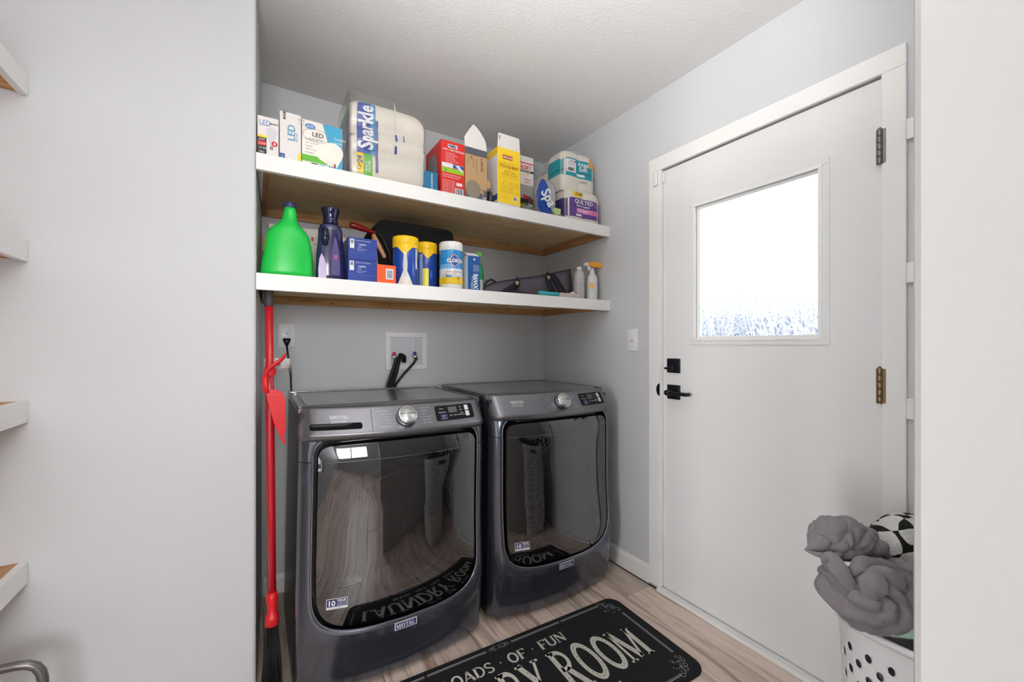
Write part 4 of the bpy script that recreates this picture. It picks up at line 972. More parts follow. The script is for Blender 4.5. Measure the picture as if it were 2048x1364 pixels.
m = MB(); m.prism([(w_/2-.002, .02, HT-.005), (w_/2+.080, .055, HT+.068), (w_/2+.078, .085, HT+.062), (w_/2-.002, .135, HT-.005)], (.002, 0, 0), BR); m.build('side_flap', e)
m = MB(); m.prism([(-w_/2+.006, -.002, H0-.0006), (w_/2, -.002, H0-.004), (w_/2-.008, -.014, .003), (-w_/2-.0, -.012, .003)], (0, 0, .0015), c_('carton_inner_white', 228, 224, 220)); m.build('bottom_flap', e)
# 9 grey box
Y = 1.825; x0, x1 = XP(1041, Y), XP(1066.5, Y); h = P(1053, 313, Y).z-Z1-.035
e, w_ = carton('trash_bag_box', 'grey contractor bag box with red lettering right of the yellow box', 'box', x0-.035, x1, Y, Z1, h, .2, c_('carton_grey', 160, 158, 156, .4))
f = fF(w_); m = MB(); R4(m, f, 0, h*.62, w_, h, W_); R4(m, f, 0, h-.006, w_, h, RD, .0003); TX(m, f, 'HUSKY', .026, h-.036, .030, RD, bold=.03, sx=.82); R4(m, f, 0, h-.052, w_, h-.040, BK, .0003); TX(m, f, 'CONTRACTOR', .022, h-.050, .013, M_print, sx=.86, bold=.01, o_=.001)
TX(m, f, 'BAGS', .055, h-.066, .013, YL, bold=.04); TX(m, f, 'HEAVY', .060, h-.095, .014, RD, bold=.02); TX(m, f, 'DUTY', .060, h-.110, .013, RD, bold=.02)
M_br2 = c_('ink_brown', 110, 64, 50); f0 = f; f = lambda u, v, o_=0: f0(u, v+.058, o_); PG(m, f, [(.05, .03), (.075, .03), (.09, .05), (.09, .012), (w_-.002, .012), (w_-.002, .06), (w_-.02, .078), (.06, .078)], M_br2, .0004); R4(m, f, .035, .03, .085, .062, BK, .0006); R4(m, f, .05, .062, .075, .082, RD, .0007); R4(m, f, .04, .034, .085, .038, GRN, .0009)
R4(m, f, .0, .0, .052, .028, YL, .0008); TX(m, f, '20', .028, .008, .022, BK, bold=.03, o_=.0012); R4(m, f, w_-.03, .028, w_-.005, .036, M_print, .0008); barcode(m, f, w_-.036, 0, w_-.004, .026, o_=.001); m.build('printed_label', e)
m = MB(); zf = P(1053, 313, Y).z-Z1; m.prism([(-w_/2, 0, h), (w_/2, 0, h), (w_/2+.003, .004, zf), (-w_/2, .004, zf+.004)], (0, .0015, 0), W_); m.build('flap', e)
# 10 half empty sparkle bag
M_film = mat('cloudy_film', S(176, 180, 186), .18, .0, bump=.9, bscale=26, var=.28, vscale=30)
x0 = XP(1093, 1.76)
o = crumple('paper_towel_bag', 'half empty crumpled plastic wrap with a blue label on the upper shelf', 'plastic bag', (x0+.006, 1.80, Z1), (.050, .075, .108), M_film, .28, seed=11)
# label part on bag
def Lb(px, py, Y=1.70): q = P(px, py, Y); return q-Vector((x0, 1.80, Z1))
m = MB(); bl = [(1081, 357), (1088, 359), (1094, 372), (1098, 388), (1100, 405), (1101, 430), (1093, 428), (1080, 424), (1073, 412), (1072, 396), (1071, 385), (1075, 370)]
ctr = Lb(1086, 396, 1.688); vs = [Lb(a, b, 1.708) for a, b in bl]; 
m.add(vs+[ctr], [(i, (i+1) % len(bl), len(bl)) for i in range(len(bl))], BD, True)
def lbl(u, v):   # tilted text placement on the label
    a = math.radians(-62); return Lb(1079.5+u*math.cos(a)*1-v*math.sin(a), 383-(u*math.sin(a)+v*math.cos(a)), 1.685)
m.text('Spa', 26, M_print, lambda u, v: lbl(u, v), bold=.03); m.build('front_label', o)
m = MB(); m.prism([Lb(a, b, 1.705) for a, b in [(1106, 414), (1120, 418), (1119, 428), (1110, 432), (1104, 424)]], (0, .001, 0), c_('ink_pale_green', 180, 205, 130)); m.tube([Lb(1099, 414, 1.70), Lb(1106, 424, 1.70), Lb(1114, 428, 1.70)], .0016, M_print, 5); m.build('corner_label', o)
# 11/12 toilet paper packs
def tppack(lab, x0, x1, Y, z, h, d_, nroll, name='toilet_paper_pack'):
    w_ = x1-x0; e = thing(name, lab, 'toilet paper', ((x0+x1)/2, Y, z)); D = softD(w_, d_, h, .06, bx_=nroll, amp=.004); m = MB(); softgrid(m, w_, d_, h, D, M_paper, 22); m.build('paper_rolls', e); return e, w_, D
x0, x1 = XP(1133, 1.69), XP(1203, 1.69); h = P(1160, 379, 1.69).z-Z1
e, w_, D = tppack('purple and white toilet paper pack at the right end of the upper shelf', x0, x1-.004, 1.70, Z1, h, .11, 2)
VIO = c_('pack_purple', 92, 62, 138, .25); VD = c_('pack_purple_dark', 70, 60, 110, .25); PK = c_('pack_pink', 222, 130, 190, .3)
m = MB(); decal(m, D, w_, (.0, .028, w_, h-.040), VIO, .0014); decal(m, D, w_, (.0, .028, .11, h-.045), VD, .0014, side='L', d_=.11); decal(m, D, w_, (.045, h-.034, .105, h-.004), YL, .0018)
decal(m, D, w_, (.068, .052, w_, .078), PK, .0018); decal(m, D, w_, (.030, .004, .085, .042), M_print, .0022, side='L', d_=.11)
for k in range(7): decal(m, D, w_, (.036+.006*k, .008, .038+.006*k, .038), M_slot, .0026, side='L', d_=.11)
dtext(m, D, w_, '12=48', .053, h-.026, .022, BK, 0, .0055); dtext(m, D, w_, 'QUILTED', .050, .108, .033, M_print, 0, .0055, .02, 1.02); dtext(m, D, w_, 'NORTHERN', .062, .085, .019, M_print, 0, .0055, .02); dtext(m, D, w_, 'Ultra Plush', .075, .058, .020, M_print, 0, .0055, .01, .85); dtext(m, D, w_, '3 PLY', .178, .060, .014, RD, 0, .003)
decal(m, D, w_, (.062, .034, .108, .045), M_print, .0024)
for k in range(5):
    for j in range(4): dtext(m, D, w_, '/', .195+.008*k, .10+.011*j, .014, PK, 0, .003)
m.build('front_label', e)
zq = Z1+h; x0, x1 = XP(1124, 1.73), XP(1193, 1.72); hh = P(1150, 303, 1.73).z-zq
e, w_, D0 = tppack('teal and white toilet paper pack with price sticker, stacked on the purple pack', x0, x1, 1.735, zq, hh, .13, 2)
TE = c_('pack_teal', 34, 150, 165, .25); m = MB()
decal(m, D0, w_, (0, hh*.36, w_, hh*.86), TE, .0014); decal(m, D0, w_, (0, hh*.38, .13, hh*.82), TE, .0014, side='L', d_=.13)
m.add([], [], TE)
dtext(m, D0, w_, 'Angel', .108, hh*.70, .036, M_print, 0, .006); dtext(m, D0, w_, 'Soft', .118, hh*.57, .036, M_print, 0, .006)
decal(m, D0, w_, (w_-.045, hh*.72, w_-.008, hh*.97), c_('pack_orange', 232, 160, 90, .3), .002)
decal(m, D0, w_, (.10, hh*.40, .16, hh*.46), M_print, .002); dtext(m, D0, w_, '12 ROLLS', .12, hh*.25, .013, BK, 0, .003)
m.build('front_label', e)
# price sticker
m = MB(); sf = lambda u, v, o_=0: D0(Vector((.018+u-w_/2, 0, hh*.45+v)))+Vector((0, -.004-o_, 0))
decal(m, D0, w_, (.018, hh*.45, .092, hh*.45+.082), M_print, .0035); TX(m, sf, '1234', .026, .066, .012, BK, bold=.02); TX(m, sf, 'TISSUE 12 CT', .012, .056, .008, BK); TX(m, sf, 'SCAN HERE', .016, .044, .009, BK); barcode(m, sf, .010, .012, .060, .034, o_=.0006); TX(m, sf, '000 000', .022, .004, .006, BK); R4(m, sf, .060, .064, .070, .076, c_('ink_maroon', 110, 40, 50), .0008); m.build('price_sticker', e)
# crumpled clear wrap on top
crumple('plastic_wrap', 'clump of clear wrap lying on top of the teal toilet paper pack', 'plastic wrap', (XP(1146, 1.80), 1.80, zq+hh-.004), (.09, .05, .012), M_film, .3, seed=21, subd=3)
x0, x1 = XP(1082, 2.0), XP(1125, 2.0)
e, w_, D = tppack('second teal toilet paper pack, half hidden behind the crumpled blue-labelled wrap', x0, x1+.05, 1.96, Z1, P(1090, 340, 1.96).z-Z1, .20, 2)
m = MB(); hh = P(1090, 340, 1.96).z-Z1; decal(m, D, w_, (0, hh*.45, w_, hh*.84), TE, .0014); decal(m, D, w_, (.02, hh*.74, .10, hh*.84), PK, .002); m.build('front_label', e)
crumple('plastic_wrap', 'pleated clear wrap gathered on the hidden teal pack at the back', 'plastic wrap', ((x0+x1)/2+.03, 2.03, Z1+hh-.005), (.075, .05, .022), M_film, .4, seed=31, subd=3)

# ------------------------------------------------------------------ lower shelf
# green jug (seen from the back)
YG = 1.745; JG = mat('green_plastic', S(30, 196, 76), .32, var=.02)
prof = [(519.5, 627, 552, .050), (519.5, 627, 546, .052), (521, 626, 530, .052), (525, 625, 510, .051), (529, 622.5, 490, .050), (532, 618, 472, .048), (540, 610, 460, .044), (552, 601, 452, .036), (561, 596, 444, .027), (565, 594, 435, .023), (567, 593, 425, .021), (569, 591, 414, .020)]
secs = []; base = Vector(((XP(519.5, YG)+XP(627, YG))/2, YG, Z2))
for i, (a, b, y, dy) in enumerate(prof):
    xa, xb = XP(a, YG)-base.x, XP(b, YG)-base.x; z = 0 if i == 0 else P((a+b)/2, y, YG).z-Z2
    secs.append(((xa+xb)/2, 0, max(z, .0 if i == 0 else .004), (xb-xa)/2, dy, 2.6 if i < 6 else 2.2))
e = thing('detergent_jug', 'bright green detergent jug with dark cap, left end of the lower shelf', 'detergent jug', base)
MB().loft(secs, JG, 36).build('jug_body', e)
zt = secs[-1][2]; cx_ = secs[-1][0]; MB().lathe([(.021, 0), (.022, .003), (.022, .018), (.020, .020)], mat('jug_cap', S(50, 54, 96), .35), (cx_, 0, zt-.006), n=24).build('cap', e)
m = MB(); 
def jp(t, zz, off=.0015):
    for a, b in zip(secs, secs[1:]):
        if a[2] <= zz <= b[2]+1e-6:
            k = (zz-a[2])/max(1e-6, b[2]-a[2]); cx2 = a[0]+(b[0]-a[0])*k; ax = a[3]+(b[3]-a[3])*k; ay = a[4]+(b[4]-a[4])*k; break
    c, s_ = math.cos(t), math.sin(t); ex = 2/2.6
    return Vector((cx2+(ax+off)*math.copysign(abs(c)**ex, c), (ay+off)*math.copysign(abs(s_)**ex, s_), zz))
for (t0, t1, z0, z1, mt) in ((PI-.55, PI+.35, .09, .15, YL), (PI-.55, PI+.30, .03, .09, c_('jug_label_purple', 120, 60, 120)), (PI-.2, PI+.12, .06, .12, c_('jug_label_orange', 230, 150, 60))):
    nu, nv = 6, 6; vs = [jp(t0+(t1-t0)*i/nu, z0+(z1-z0)*j/nv, .0015 if mt != YL else .0012) for i in range(nu+1) for j in range(nv+1)]
    m.add(vs, [(i*(nv+1)+j, (i+1)*(nv+1)+j, (i+1)*(nv+1)+j+1, i*(nv+1)+j+1) for i in range(nu) for j in range(nv)], mt, True)
m.build('side_label', e)
# dark blue purple bottle
YV = 1.735; bx_ = (XP(631, YV)+XP(690, YV))/2; kx = (XP(690, YV)-XP(631, YV))/2/29.5
pz = lambda y: P(660, y, YV).z-Z2
M_ind = mat('indigo_translucent_plastic', S(40, 38, 84), .16, var=.25, coat=.6, vscale=20)
e = thing('fabric_softener_bottle', 'dark indigo bottle with a fluted flared cap beside the green jug', 'bottle', (bx_, YV, Z2))
MB().loft([(0, 0, 0, 29*kx, .030, 2.6), (0, 0, .02, 29.5*kx, .032, 2.6), (0, 0, pz(510), 28*kx, .031, 2.5), (0, 0, pz(480), 25*kx, .028, 2.4), (0, 0, pz(462), 24*kx, .026, 2.3), (0, 0, pz(453), 21*kx, .024, 2.2), (0, 0, pz(449), 15*kx, .020, 2)], M_ind, 32).build('bottle_body', e)
m = MB(); n = 36; rs = []
for r, y in ((14, 450), (15, 446), (13.5, 441), (14, 434), (16, 426), (19, 420), (17.5, 418)):
    z = pz(y); rs.append([((r*kx+(.0012 if k % 2 else -.0008))*math.cos(2*PI*k/n), (r*kx+(.0012 if k % 2 else -.0008))*math.sin(2*PI*k/n), z) for k in range(n)])
m.rings(rs, mat('indigo_gloss', S(30, 32, 70), .12, .4, coat=.6), True, True, True); m.build('cap', e)
m = MB(); lf = lambda u, v, o_=0: Vector((u, -.0325-o_+abs(u)*.06, v)); 
PG(m, lf, [(-.046, .004), (-.020, .004), (-.017, .03), (-.020, .06), (-.027, .085), (-.036, .10), (-.043, .08), (-.047, .04)], c_('label_lilac', 176, 160, 196, .2))
PG(m, lf, [(-.002, .02), (.030, .02), (.030, .06), (.026, .11), (.018, .155), (.012, .168), (.007, .155), (.0, .10)], c_('label_slate_violet', 92, 84, 132, .2), .0004); PG(m, lf, [(.008, .082), (.020, .082), (.022, .098), (.007, .098)], c_('label_pink', 170, 90, 130, .3), .0008)
m.build('front_label', e); MB().loft([(-.022, -.022, pz(497), .001, .001, 2), (-.022, -.022, pz(494), .010, .012, 2), (-.022, -.022, pz(478), .016, .014, 2), (-.022, -.022, pz(462), .012, .012, 2), (-.022, -.022, pz(458), .001, .001, 2)], mat('bottle_dent_dark', S(20, 24, 46), .1), 20).build('grip_dent', e)
# off-white boxes behind
Yb = 2.02; e, w_ = carton('storage_box', 'off-white printed box standing at the back behind the green jug', 'box', .045, XP(640, Yb), Yb, Z2, P(600, 455, Yb).z-Z2-.0, .10, c_('carton_cream', 224, 218, 204, .6))
h = P(600, 455, Yb).z-Z2; f = fF(w_); m = MB()
for u, v, t, s_ in ((.16, h-.05, 'FILTER', .018), (.17, h-.07, 'REPLACE', .012), (.19, h*.45, 'QTY 2', .018), (.05, h*.6, 'PARTS', .02)): TX(m, f, t, u, v, s_, GY)
R4(m, f, w_-.035, h-.055, w_-.027, h-.035, RD); m.build('printed_label', e)
crumple('plastic_bag', 'crumpled white bag behind the indigo bottle on the lower shelf', 'bag', (XP(675, 1.93), 1.93, Z2), (.065, .045, .115), mat('white_bag', S(222, 214, 198), .5, bump=.4, bscale=30), .18, seed=8)
# stacked blue boxes and orange box
Y = 1.685; x0, x1 = XP(696, Y), XP(753, Y); zt = P(725, 476.5, Y).z; h = (zt-Z2)/2; CB = c_('carton_cobalt', 36, 62, 146, .35)
for k in range(2):
    e, w_ = carton('tissue_box', ['cobalt blue box, lower of the two stacked beside the indigo bottle', 'cobalt blue box, upper of the two stacked beside the indigo bottle'][k], 'box', x0+.001*k, x1+.002*k, Y, Z2+k*h, h-.0005, .11, CB, group='stacked cobalt boxes')
    f = fF(w_); m = MB(); R4(m, f, .006, h*.50, .022, h*.92, M_print); R4(m, f, .009, h*.72, .019, h*.88, GY, .0004); TX(m, f, '* SAMPLE', .034, h*.66, .008, M_print, bold=.02); TX(m, f, 'BAGS', .036, h*.56, .006, M_print); TX(m, f, 'drawstring 13 gallon', .032, h*.47, .0045, M_print); TX(m, f, 'kitchen size', .034, h*.40, .0045, M_print); TX(m, f, 'QUICK TIE CLOSURE', .028, h*.84, .006, M_print)
    R4(m, f, 0, h*.30, w_, h*.308, LB); m.build('printed_label', e)
x0, x1 = XP(754, Y), XP(792, Y); h = P(773, 530, Y).z-Z2
e, w_ = carton('small_box', 'small orange box next to the stacked cobalt boxes', 'box', x0, x1, Y, Z2, h, .08, c_('carton_orange', 243, 92, 44, .4)); f = fF(w_); m = MB()
R4(m, f, w_*.46, h*.24, w_*.86, h*.80, M_print); R4(m, f, w_*.51, h*.30, w_*.81, h*.72, c_('ink_steel', 140, 148, 170), .0004)
for k in range(5): R4(m, f, w_*.51, h*(.33+.08*k), w_*.81, h*(.345+.08*k), PGY, .0008)
m.build('printed_label', e)
# black soft case with red handled tool and wooden handle
Yk = 1.93; x0, x1 = XP(746, Yk), XP(908, Yk); zt0 = P(760, 446, Yk).z; zt1 = P(905, 465, Yk).z
e = thing('black_case', 'large black soft case at the back behind the wipes canisters', 'case', (x0, Yk, Z2)); m = MB(); W = x1-x0; h = 1.785-Z2
pts = [(0, 0), (W, 0), (W, h-.035), (W-.006, h-.014), (W-.03, h-.004), (W*.5, h), (.06, h+.0), (.03, h-.008), (.010, h-.04)]
m.prism([(a, 0, b) for a, b in pts], (0, .24, 0), mat('black_fabric', S(14, 14, 16), .85, bump=.3, bscale=300)); m.build('case_body', e, bevel=.008)
MB().tube([(.03, -.003, h-.03), (W*.5, -.003, h-.022), (W-.02, -.003, h-.03)], .003, mat('zip_black', S(26, 26, 28), .6), 6).build('zip', e)
q0, q1 = P(699, 448, 1.90), P(750, 466, 1.90); m = MB(); d_ = q1-q0
m.tube([Vector((0, 0, 0)), d_*.03, d_*.15, d_*.5, d_*.75, d_*1.0], [.008, .013, .015, .013, .010, .010], mat('dark_red_handle', S(130, 16, 24), .25, coat=.4), 14)
o = m.build('handle_grip', None); e = thing('pan', 'dark red tool handle sticking out left of the black case', 'tool', q0); o.parent = e
MB().tube([d_*.98, d_*1.25, d_*1.6+Vector((0, .0, -.07)), Vector((d_.x*1.65, 0, Z2-q0.z+.002))], .006, M_dark, 8).build('shaft', e)
q0, q1 = P(770, 516, 1.80), P(752, 480, 1.82); m = MB(); d_ = q1-q0; m.tube([d_*0, d_*.05, d_*.4, d_, d_*1.3], [.004, .009, .010, .009, .009], mat('beech_handle', S(190, 140, 104), .5), 12)
zz = Z2-q0.z; o = m.build('handle', None); e = thing('wooden_spatula', 'light wooden handle leaning against the black case above the orange box', 'utensil', q0); o.parent = e
MB().tube([d_*1.25, Vector((-.02, .05, zz+.06)), Vector((-.03, .06, zz+.002))], [.009, .008, .008], mat('beech_handle', S(190, 140, 104), .5), 8).build('shank', e)
# wipes canisters
CBL = c_('canister_blue', 26, 70, 160, .2, coat=.5); CYL = c_('canister_yellow', 246, 198, 26, .3)
def canister(lab, px, Yc, r, ytop, body, capm, decor):
    c0 = P(px, 600, Yc); zt = P(px, ytop, Yc-r*.3).z; h = zt-Z2; e = thing('wipes_canister', lab, 'wipes', (c0.x, Yc, Z2)); hc = .038
    m = MB().lathe([(r-.003, 0), (r, .003), (r, h-hc), (r-.001, h-hc+.001)], body, n=40); m.build('canister_body', e)
    MB().lathe([(r-.001, 0), (r+.001, .002), (r+.0012, hc-.006), (r-.002, hc-.001), (r-.006, hc)], capm, (0, 0, h-hc), n=40).build('cap', e)
    face = math.atan2(-Yc, -c0.x)
    def cf(u, v, o_=0): a = face+u/r; return Vector(((r+.0008+o_)*math.cos(a), (r+.0008+o_)*math.sin(a), v))
    def cr(m, u0, v0, u1, v1, mt, o_=0, n=8):
        vs = [cf(u0+(u1-u0)*i/n, v, o_) for v in (v0, v1) for i in range(n+1)]; m.add(vs, [(i, i+1, n+2+i, n+1+i) for i in range(n)], mt, True)
    def curve(m, lo, hi, mt, o_=0, u0=-.06, u1=.06, n=24):      # band between two profile functions
        us = [u0+(u1-u0)*i/n for i in range(n+1)]; m.add([cf(u, lo(u), o_) for u in us]+[cf(u, hi(u), o_) for u in us], [(i, i+1, n+2+i, n+1+i) for i in range(n)], mt, True)
    m = MB(); decor(m, cf, cr, curve, h, hc); m.build('wrap_label', e); return e
def dec1(m, cf, cr, curve, h, hc):
    top = h-hc; curve(m, lambda u: top-.012-max(0, .034-abs(u+.003)*1.05), lambda u: top+.001, CYL, 0, -.075, .075, 40)
    Wt = c_('label_paper', 214, 210, 204, .35)
    pts = [(.0, top-.034), (.006, top-.036), (.009, top-.09), (.006, top-.112), (.028, .012), (.032, .002), (-.034, .002), (-.03, .012), (-.012, top-.112), (-.010, top-.06), (-.006, top-.036)]
    ys = sorted(set(p_[1] for p_ in pts)); 
    def half(v, sg):
        ch = [(0.006, top-.034), (.009, top-.09), (.007, top-.112), (.028, .014), (.034, .001)]
        for a, b in zip(ch, ch[1:]):
            if b[1] <= v <= a[1]: t = (a[1]-v)/(a[1]-b[1]); return sg*(a[0]+(b[0]-a[0])*t)
        return sg*.006
    N = 16; vs = []
    for i in range(N+1):
        v = .001+(top-.035)*i/N
        for k in range(5): vs.append(cf(half(v, -1)+(half(v, 1)-half(v, -1))*k/4-.001, v, .0006))
    m.add(vs, [(i*5+k, i*5+k+1, (i+1)*5+k+1, (i+1)*5+k) for i in range(N) for k in range(4)], Wt, True)
    for k in range(14): m.text('directions', .0055, GY, lambda a, b: cf(-.009+a*.7, top-.05-.0065*k+b, .001))
    cr(m, .046, top-.10, .056, top-.015, M_print, .0004)
def dec2(m, cf, cr, curve, h, hc):
    top = h-hc; curve(m, lambda u: top-.012-max(0, .03-abs(u-.008)*1.05), lambda u: top+.001, CYL, 0, -.07, .07, 40)
    cr(m, -.014, .002, .012, top-.085, c_('label_lemon', 226, 214, 50, .3), .0004); cr(m, -.03, .002, -.014, top-.02, c_('label_haze', 150, 165, 200, .3), .0004)
    m.text('wipes', .016, LB, lambda a, b: cf(.026-b, top-.13+a, .001), bold=.01)
def dec3(m, cf, cr, curve, h, hc):
    top = h-hc; SB = c_('label_blue', 36, 140, 205, .2, coat=.4); cr(m, -.085, top*.52, .085, top-.002, SB, 0, 20); cr(m, -.085, .022, .085, top*.30, YL, 0, 20)
    for k in range(4): curve(m, lambda u: top*(.60-.035*k)+.25*(u+.03)**2*8-.0*k, lambda u: top*(.615-.035*k)+.25*(u+.03)**2*8, c_('label_pale_sky', 150, 205, 235, .3), .0003, -.06, .02)
    q = [(-.018, top*.72), (.016, top*.90), (.05, top*.72), (.016, top*.54)]
    m.add([cf(a, b, .0006) for a, b in q], [(0, 3, 2, 1)], RD); 
    N = 8
    def dia(s_, mt, o_):
        vs = [cf(.016, top*.72, o_)]; rim = []
        pp = [(.016+(a-.016)*s_, top*.72+(b-top*.72)*s_) for a, b in q]
        for i in range(4):
            for k in range(N): rim.append((pp[i][0]+(pp[(i+1) % 4][0]-pp[i][0])*k/N, pp[i][1]+(pp[(i+1) % 4][1]-pp[i][1])*k/N))
        vs += [cf(a, b, o_) for a, b in rim]; m.add(vs, [(0, 1+i, 1+(i+1) % len(rim)) for i in range(len(rim))], mt)
    dia(1.0, RD, .0006); dia(.90, M_print, .001); dia(.82, c_('clx_blue', 30, 84, 160), .0014)
    m.text('CLOROX', .0215, M_print, lambda a, b: cf(-.018+a*.86, top*.72-.008+b, .002), bold=.05)
    m.text('Disinfecting Wipes', .010, BK, lambda a, b: cf(-.022+a, top*.42+b, .001)); m.text('KILLS GERMS', .0085, RD, lambda a, b: cf(-.03+a, top*.365+b, .001)); cr(m, -.022, top*.30, .006, top*.345, SB, .0008)
    for k in range(5): m.text('kills 99.9% of germs on surfaces', .0065, BK, lambda a, b: cf(-.04+a, .058-.0085*k+b, .0012))
    m.text('75', .014, BK, lambda a, b: cf(.028+a, .045+b, .0014))
canister('yellow-capped blue wipes canister with a white strip, nearer the orange box', 811, 1.745, .0535, 474, CBL, CYL, dec1)
canister('yellow-capped blue wipes canister with a lemon patch, beside the white-capped one', 852, 1.825, .050, 486, CBL, CYL, dec2)
canister('white-capped wipes canister with red and blue diamond label', 902, 1.735, .0525, 485, c_('canister_white', 226, 226, 228, .25), c_('cap_white', 232, 232, 230, .3), dec3)
# XWFE box, green bag
Y = 1.69; x0, x1 = XP(935.5, Y), XP(960, Y); h = P(948, 512, Y).z-Z2
e, w_ = carton('filter_box', 'narrow blue and white filter box right of the white-capped canister', 'box', x0, x1, Y, Z2, h, .068, c_('carton_pale', 216, 220, 226, .35)); f = fF(w_); m = MB(); NB = c_('ink_deep_blue', 28, 84, 150, .35)
R4(m, f, 0, 0, w_, h, NB); TX(m, f, 'XWFE', w_*.80, .008, .030, M_print, rot=90, bold=.04, sx=.86); TX(m, f, 'WATER FILTER', w_*.42, .008, .009, M_print, rot=90, bold=.01); TX(m, f, 'replacement', w_*.30, .008, .006, M_print, rot=90)
PG(m, f, arc(w_*.52, h-.016, .005, 0, 360, 10)[:-1], M_print, .0006)
for k in range(5): TX(m, f, 'reduces lead', w_*(.5+.1*k), h*.55, .006, M_print, rot=90)
m.build('printed_label', e)
m = MB(); m.prism([(-w_/2, .001, h), (w_/2, .001, h), (w_/2-.006, .03, h+.018), (-w_/2-.002, .03, h+.018)], (0, .0012, 0), M_print); m.build('flap', e)
o = crumple('foil_pouch', 'green plastic pouch standing behind the narrow filter box', 'pouch', (XP(957, 1.80), 1.815, Z2), (.030, .030, .082), mat('green_pouch', S(30, 140, 80), .2, bump=.6, bscale=40, var=.2), .12, seed=5)
m = MB(); q = lambda px, py: P(px, py, 1.772)-o.location
m.prism([q(953, 503), q(962, 505), q(965, 512), q(955, 511)], (0, .001, 0), GRN)
for k in range(6): m.prism([q(959+k*1.2, 558+k*.5), q(959.6+k*1.2, 558+k*.5), q(960.6+k, 582), q(960+k, 582)], (0, .001, 0), M_print)
m.build('printed_stripes', o)
# tote
M_tote = mat('charcoal_violet_canvas', S(92, 86, 98), .85, bump=.6, bscale=500, var=.06); M_strap = mat('black_strap', S(24, 24, 32), .6)
tp = [(969, 573), (985, 566), (1010, 561), (1040, 557), (1075, 552), (1105, 546), (1130, 541), (1142, 539)]
YT = 1.80; base = Vector((XP(1055, YT), YT, Z2)); e = thing('fabric_bin', 'charcoal fabric bin with black straps lying on the lower shelf', 'fabric bin', base)
m = MB(); N = len(tp); rs = []
for i, (px, py) in enumerate(tp):
    q = P(px, py, YT)-base; q.x = min(q.x, 1.655-base.x); hgt = q.z; xx = q.x; dd = .22
    nz_ = lambda k: .006*noise3((xx*9, k, 1), 1.5)
    rs.append([(xx+nz_(1), 0-.0, .001), (xx, -.014+nz_(2), hgt*.35), (xx+nz_(3), -.008+nz_(4), hgt*.7), (xx, .004, hgt), (xx, .012, hgt-.004), (xx, .05, hgt*.80), (xx, dd*.6, hgt*.75), (xx, dd, hgt*.9), (xx, dd+.004, hgt*.4), (xx, dd, .001)])
m.rings(rs, M_tote, True, True, True); m.build('bin_body', e)
m = MB(); m.tube([P(px, py, YT)-base+Vector((0, .002, 0)) for px, py in tp], .003, mat('tote_seam', S(70, 64, 76), .9), 6); m.build('top_hem', e)
def strap(name, pts, w_, mt=M_strap):
    m = MB(); L = []; R = []
    for i, (px, py, yy) in enumerate(pts):
        a = P(px, py, yy)-base; j0 = pts[max(i-1, 0)]; j1 = pts[min(i+1, len(pts)-1)]; A = P(*j0); B_ = P(*j1); d = (B_-A).normalized(); s_ = d.cross(Vector((0, 1, 0))).normalized()*w_[i]/2
        L.append(a-s_); R.append(a+s_)
    m.rings([L, R, [p_+Vector((0, .003, 0)) for p_ in R], [p_+Vector((0, .003, 0)) for p_ in L], L], mt, False); return m.build(name, e)
strap('strap', [(1037, 558, 1.80), (1035, 566, 1.775), (1028, 575, 1.765), (1018, 584, 1.76), (1010, 592, 1.76)], [.035, .036, .040, .05, .06])
strap('strap', [(1012, 591, 1.757), (1030, 583, 1.755), (1050, 590, 1.757)], [.018, .022, .02])
strap('strap', [(1098, 546, 1.795), (1096, 556, 1.775), (1100, 570, 1.765), (1106, 584, 1.76), (1110, 596, 1.76)], [.032, .032, .032, .032, .032])
strap('strap', [(1105, 546, 1.795), (1112, 560, 1.773), (1122, 575, 1.765), (1130, 590, 1.76)], [.034, .034, .034, .034])
strap('strap', [(969, 572, 1.79), (974, 563, 1.785), (983, 559, 1.785), (992, 564, 1.79)], [.01, .012, .012, .01])
m = MB(); gold = mat('gold_print', S(206, 190, 140), .4, .3)
for cx_, cy_ in ((1034.5, 566), (1097.5, 555)):
    for dx, dy, r in ((0, 1.4, 2.1), (-2.6, -1., 1.1), (-1, -2.8, 1.1), (1.2, -2.8, 1.1), (2.8, -.8, 1.1)):
        q = P(cx_+dx, cy_+dy, 1.757)-base; m.lathe([(r*.0032, 0), (r*.003, .001)], gold, tuple(q), n=10, axis='y')
m.build('paw_emblem', e)
crumple('cloth', 'bit of yellow cloth poking up behind the fabric bin', 'cloth', (XP(1067, 2.06), 2.10, Z2), (.045, .03, .062), mat('yellow_cloth', S(206, 206, 70), .8), .25, seed=2, subd=3)
# scrub brush
q0, q1 = P(1077, 587, 1.69), P(1155, 594, 1.69); L = q1.x-q0.x; base = Vector((q0.x, 1.69, Z2)); e = thing('scrub_brush', 'teal-handled scrub brush lying at the front edge of the lower shelf', 'brush', base)
m = MB(); m.loft([(0, 0, 0, .010, .006, 2)]*2, M_dark, 6) if False else None
rs = []
for t, r in ((0, .004), (.02, .012), (.08, .014), (.25, .011), (.42, .012), (.50, .012)): rs.append([(L*t, r*1.1*math.cos(a), .014+r*.95*math.sin(a)) for a in [2*PI*k/14 for k in range(14)]])
m.rings(rs, mat('teal_rubber', S(60, 170, 180), .4), True, True, True); m.build('handle', e)
MB().bbox((L*.49, -.014, .002), (L, .014, .024), .003, mat('brush_block', S(196, 178, 170), .5)).build('brush_block', e)
m = MB(); m.prism([(L*.78, -.006, .024), (L*.92, -.006, .024), (L*.86, -.006, .036)], (0, .012, 0), M_print); m.build('bristle_tuft', e)
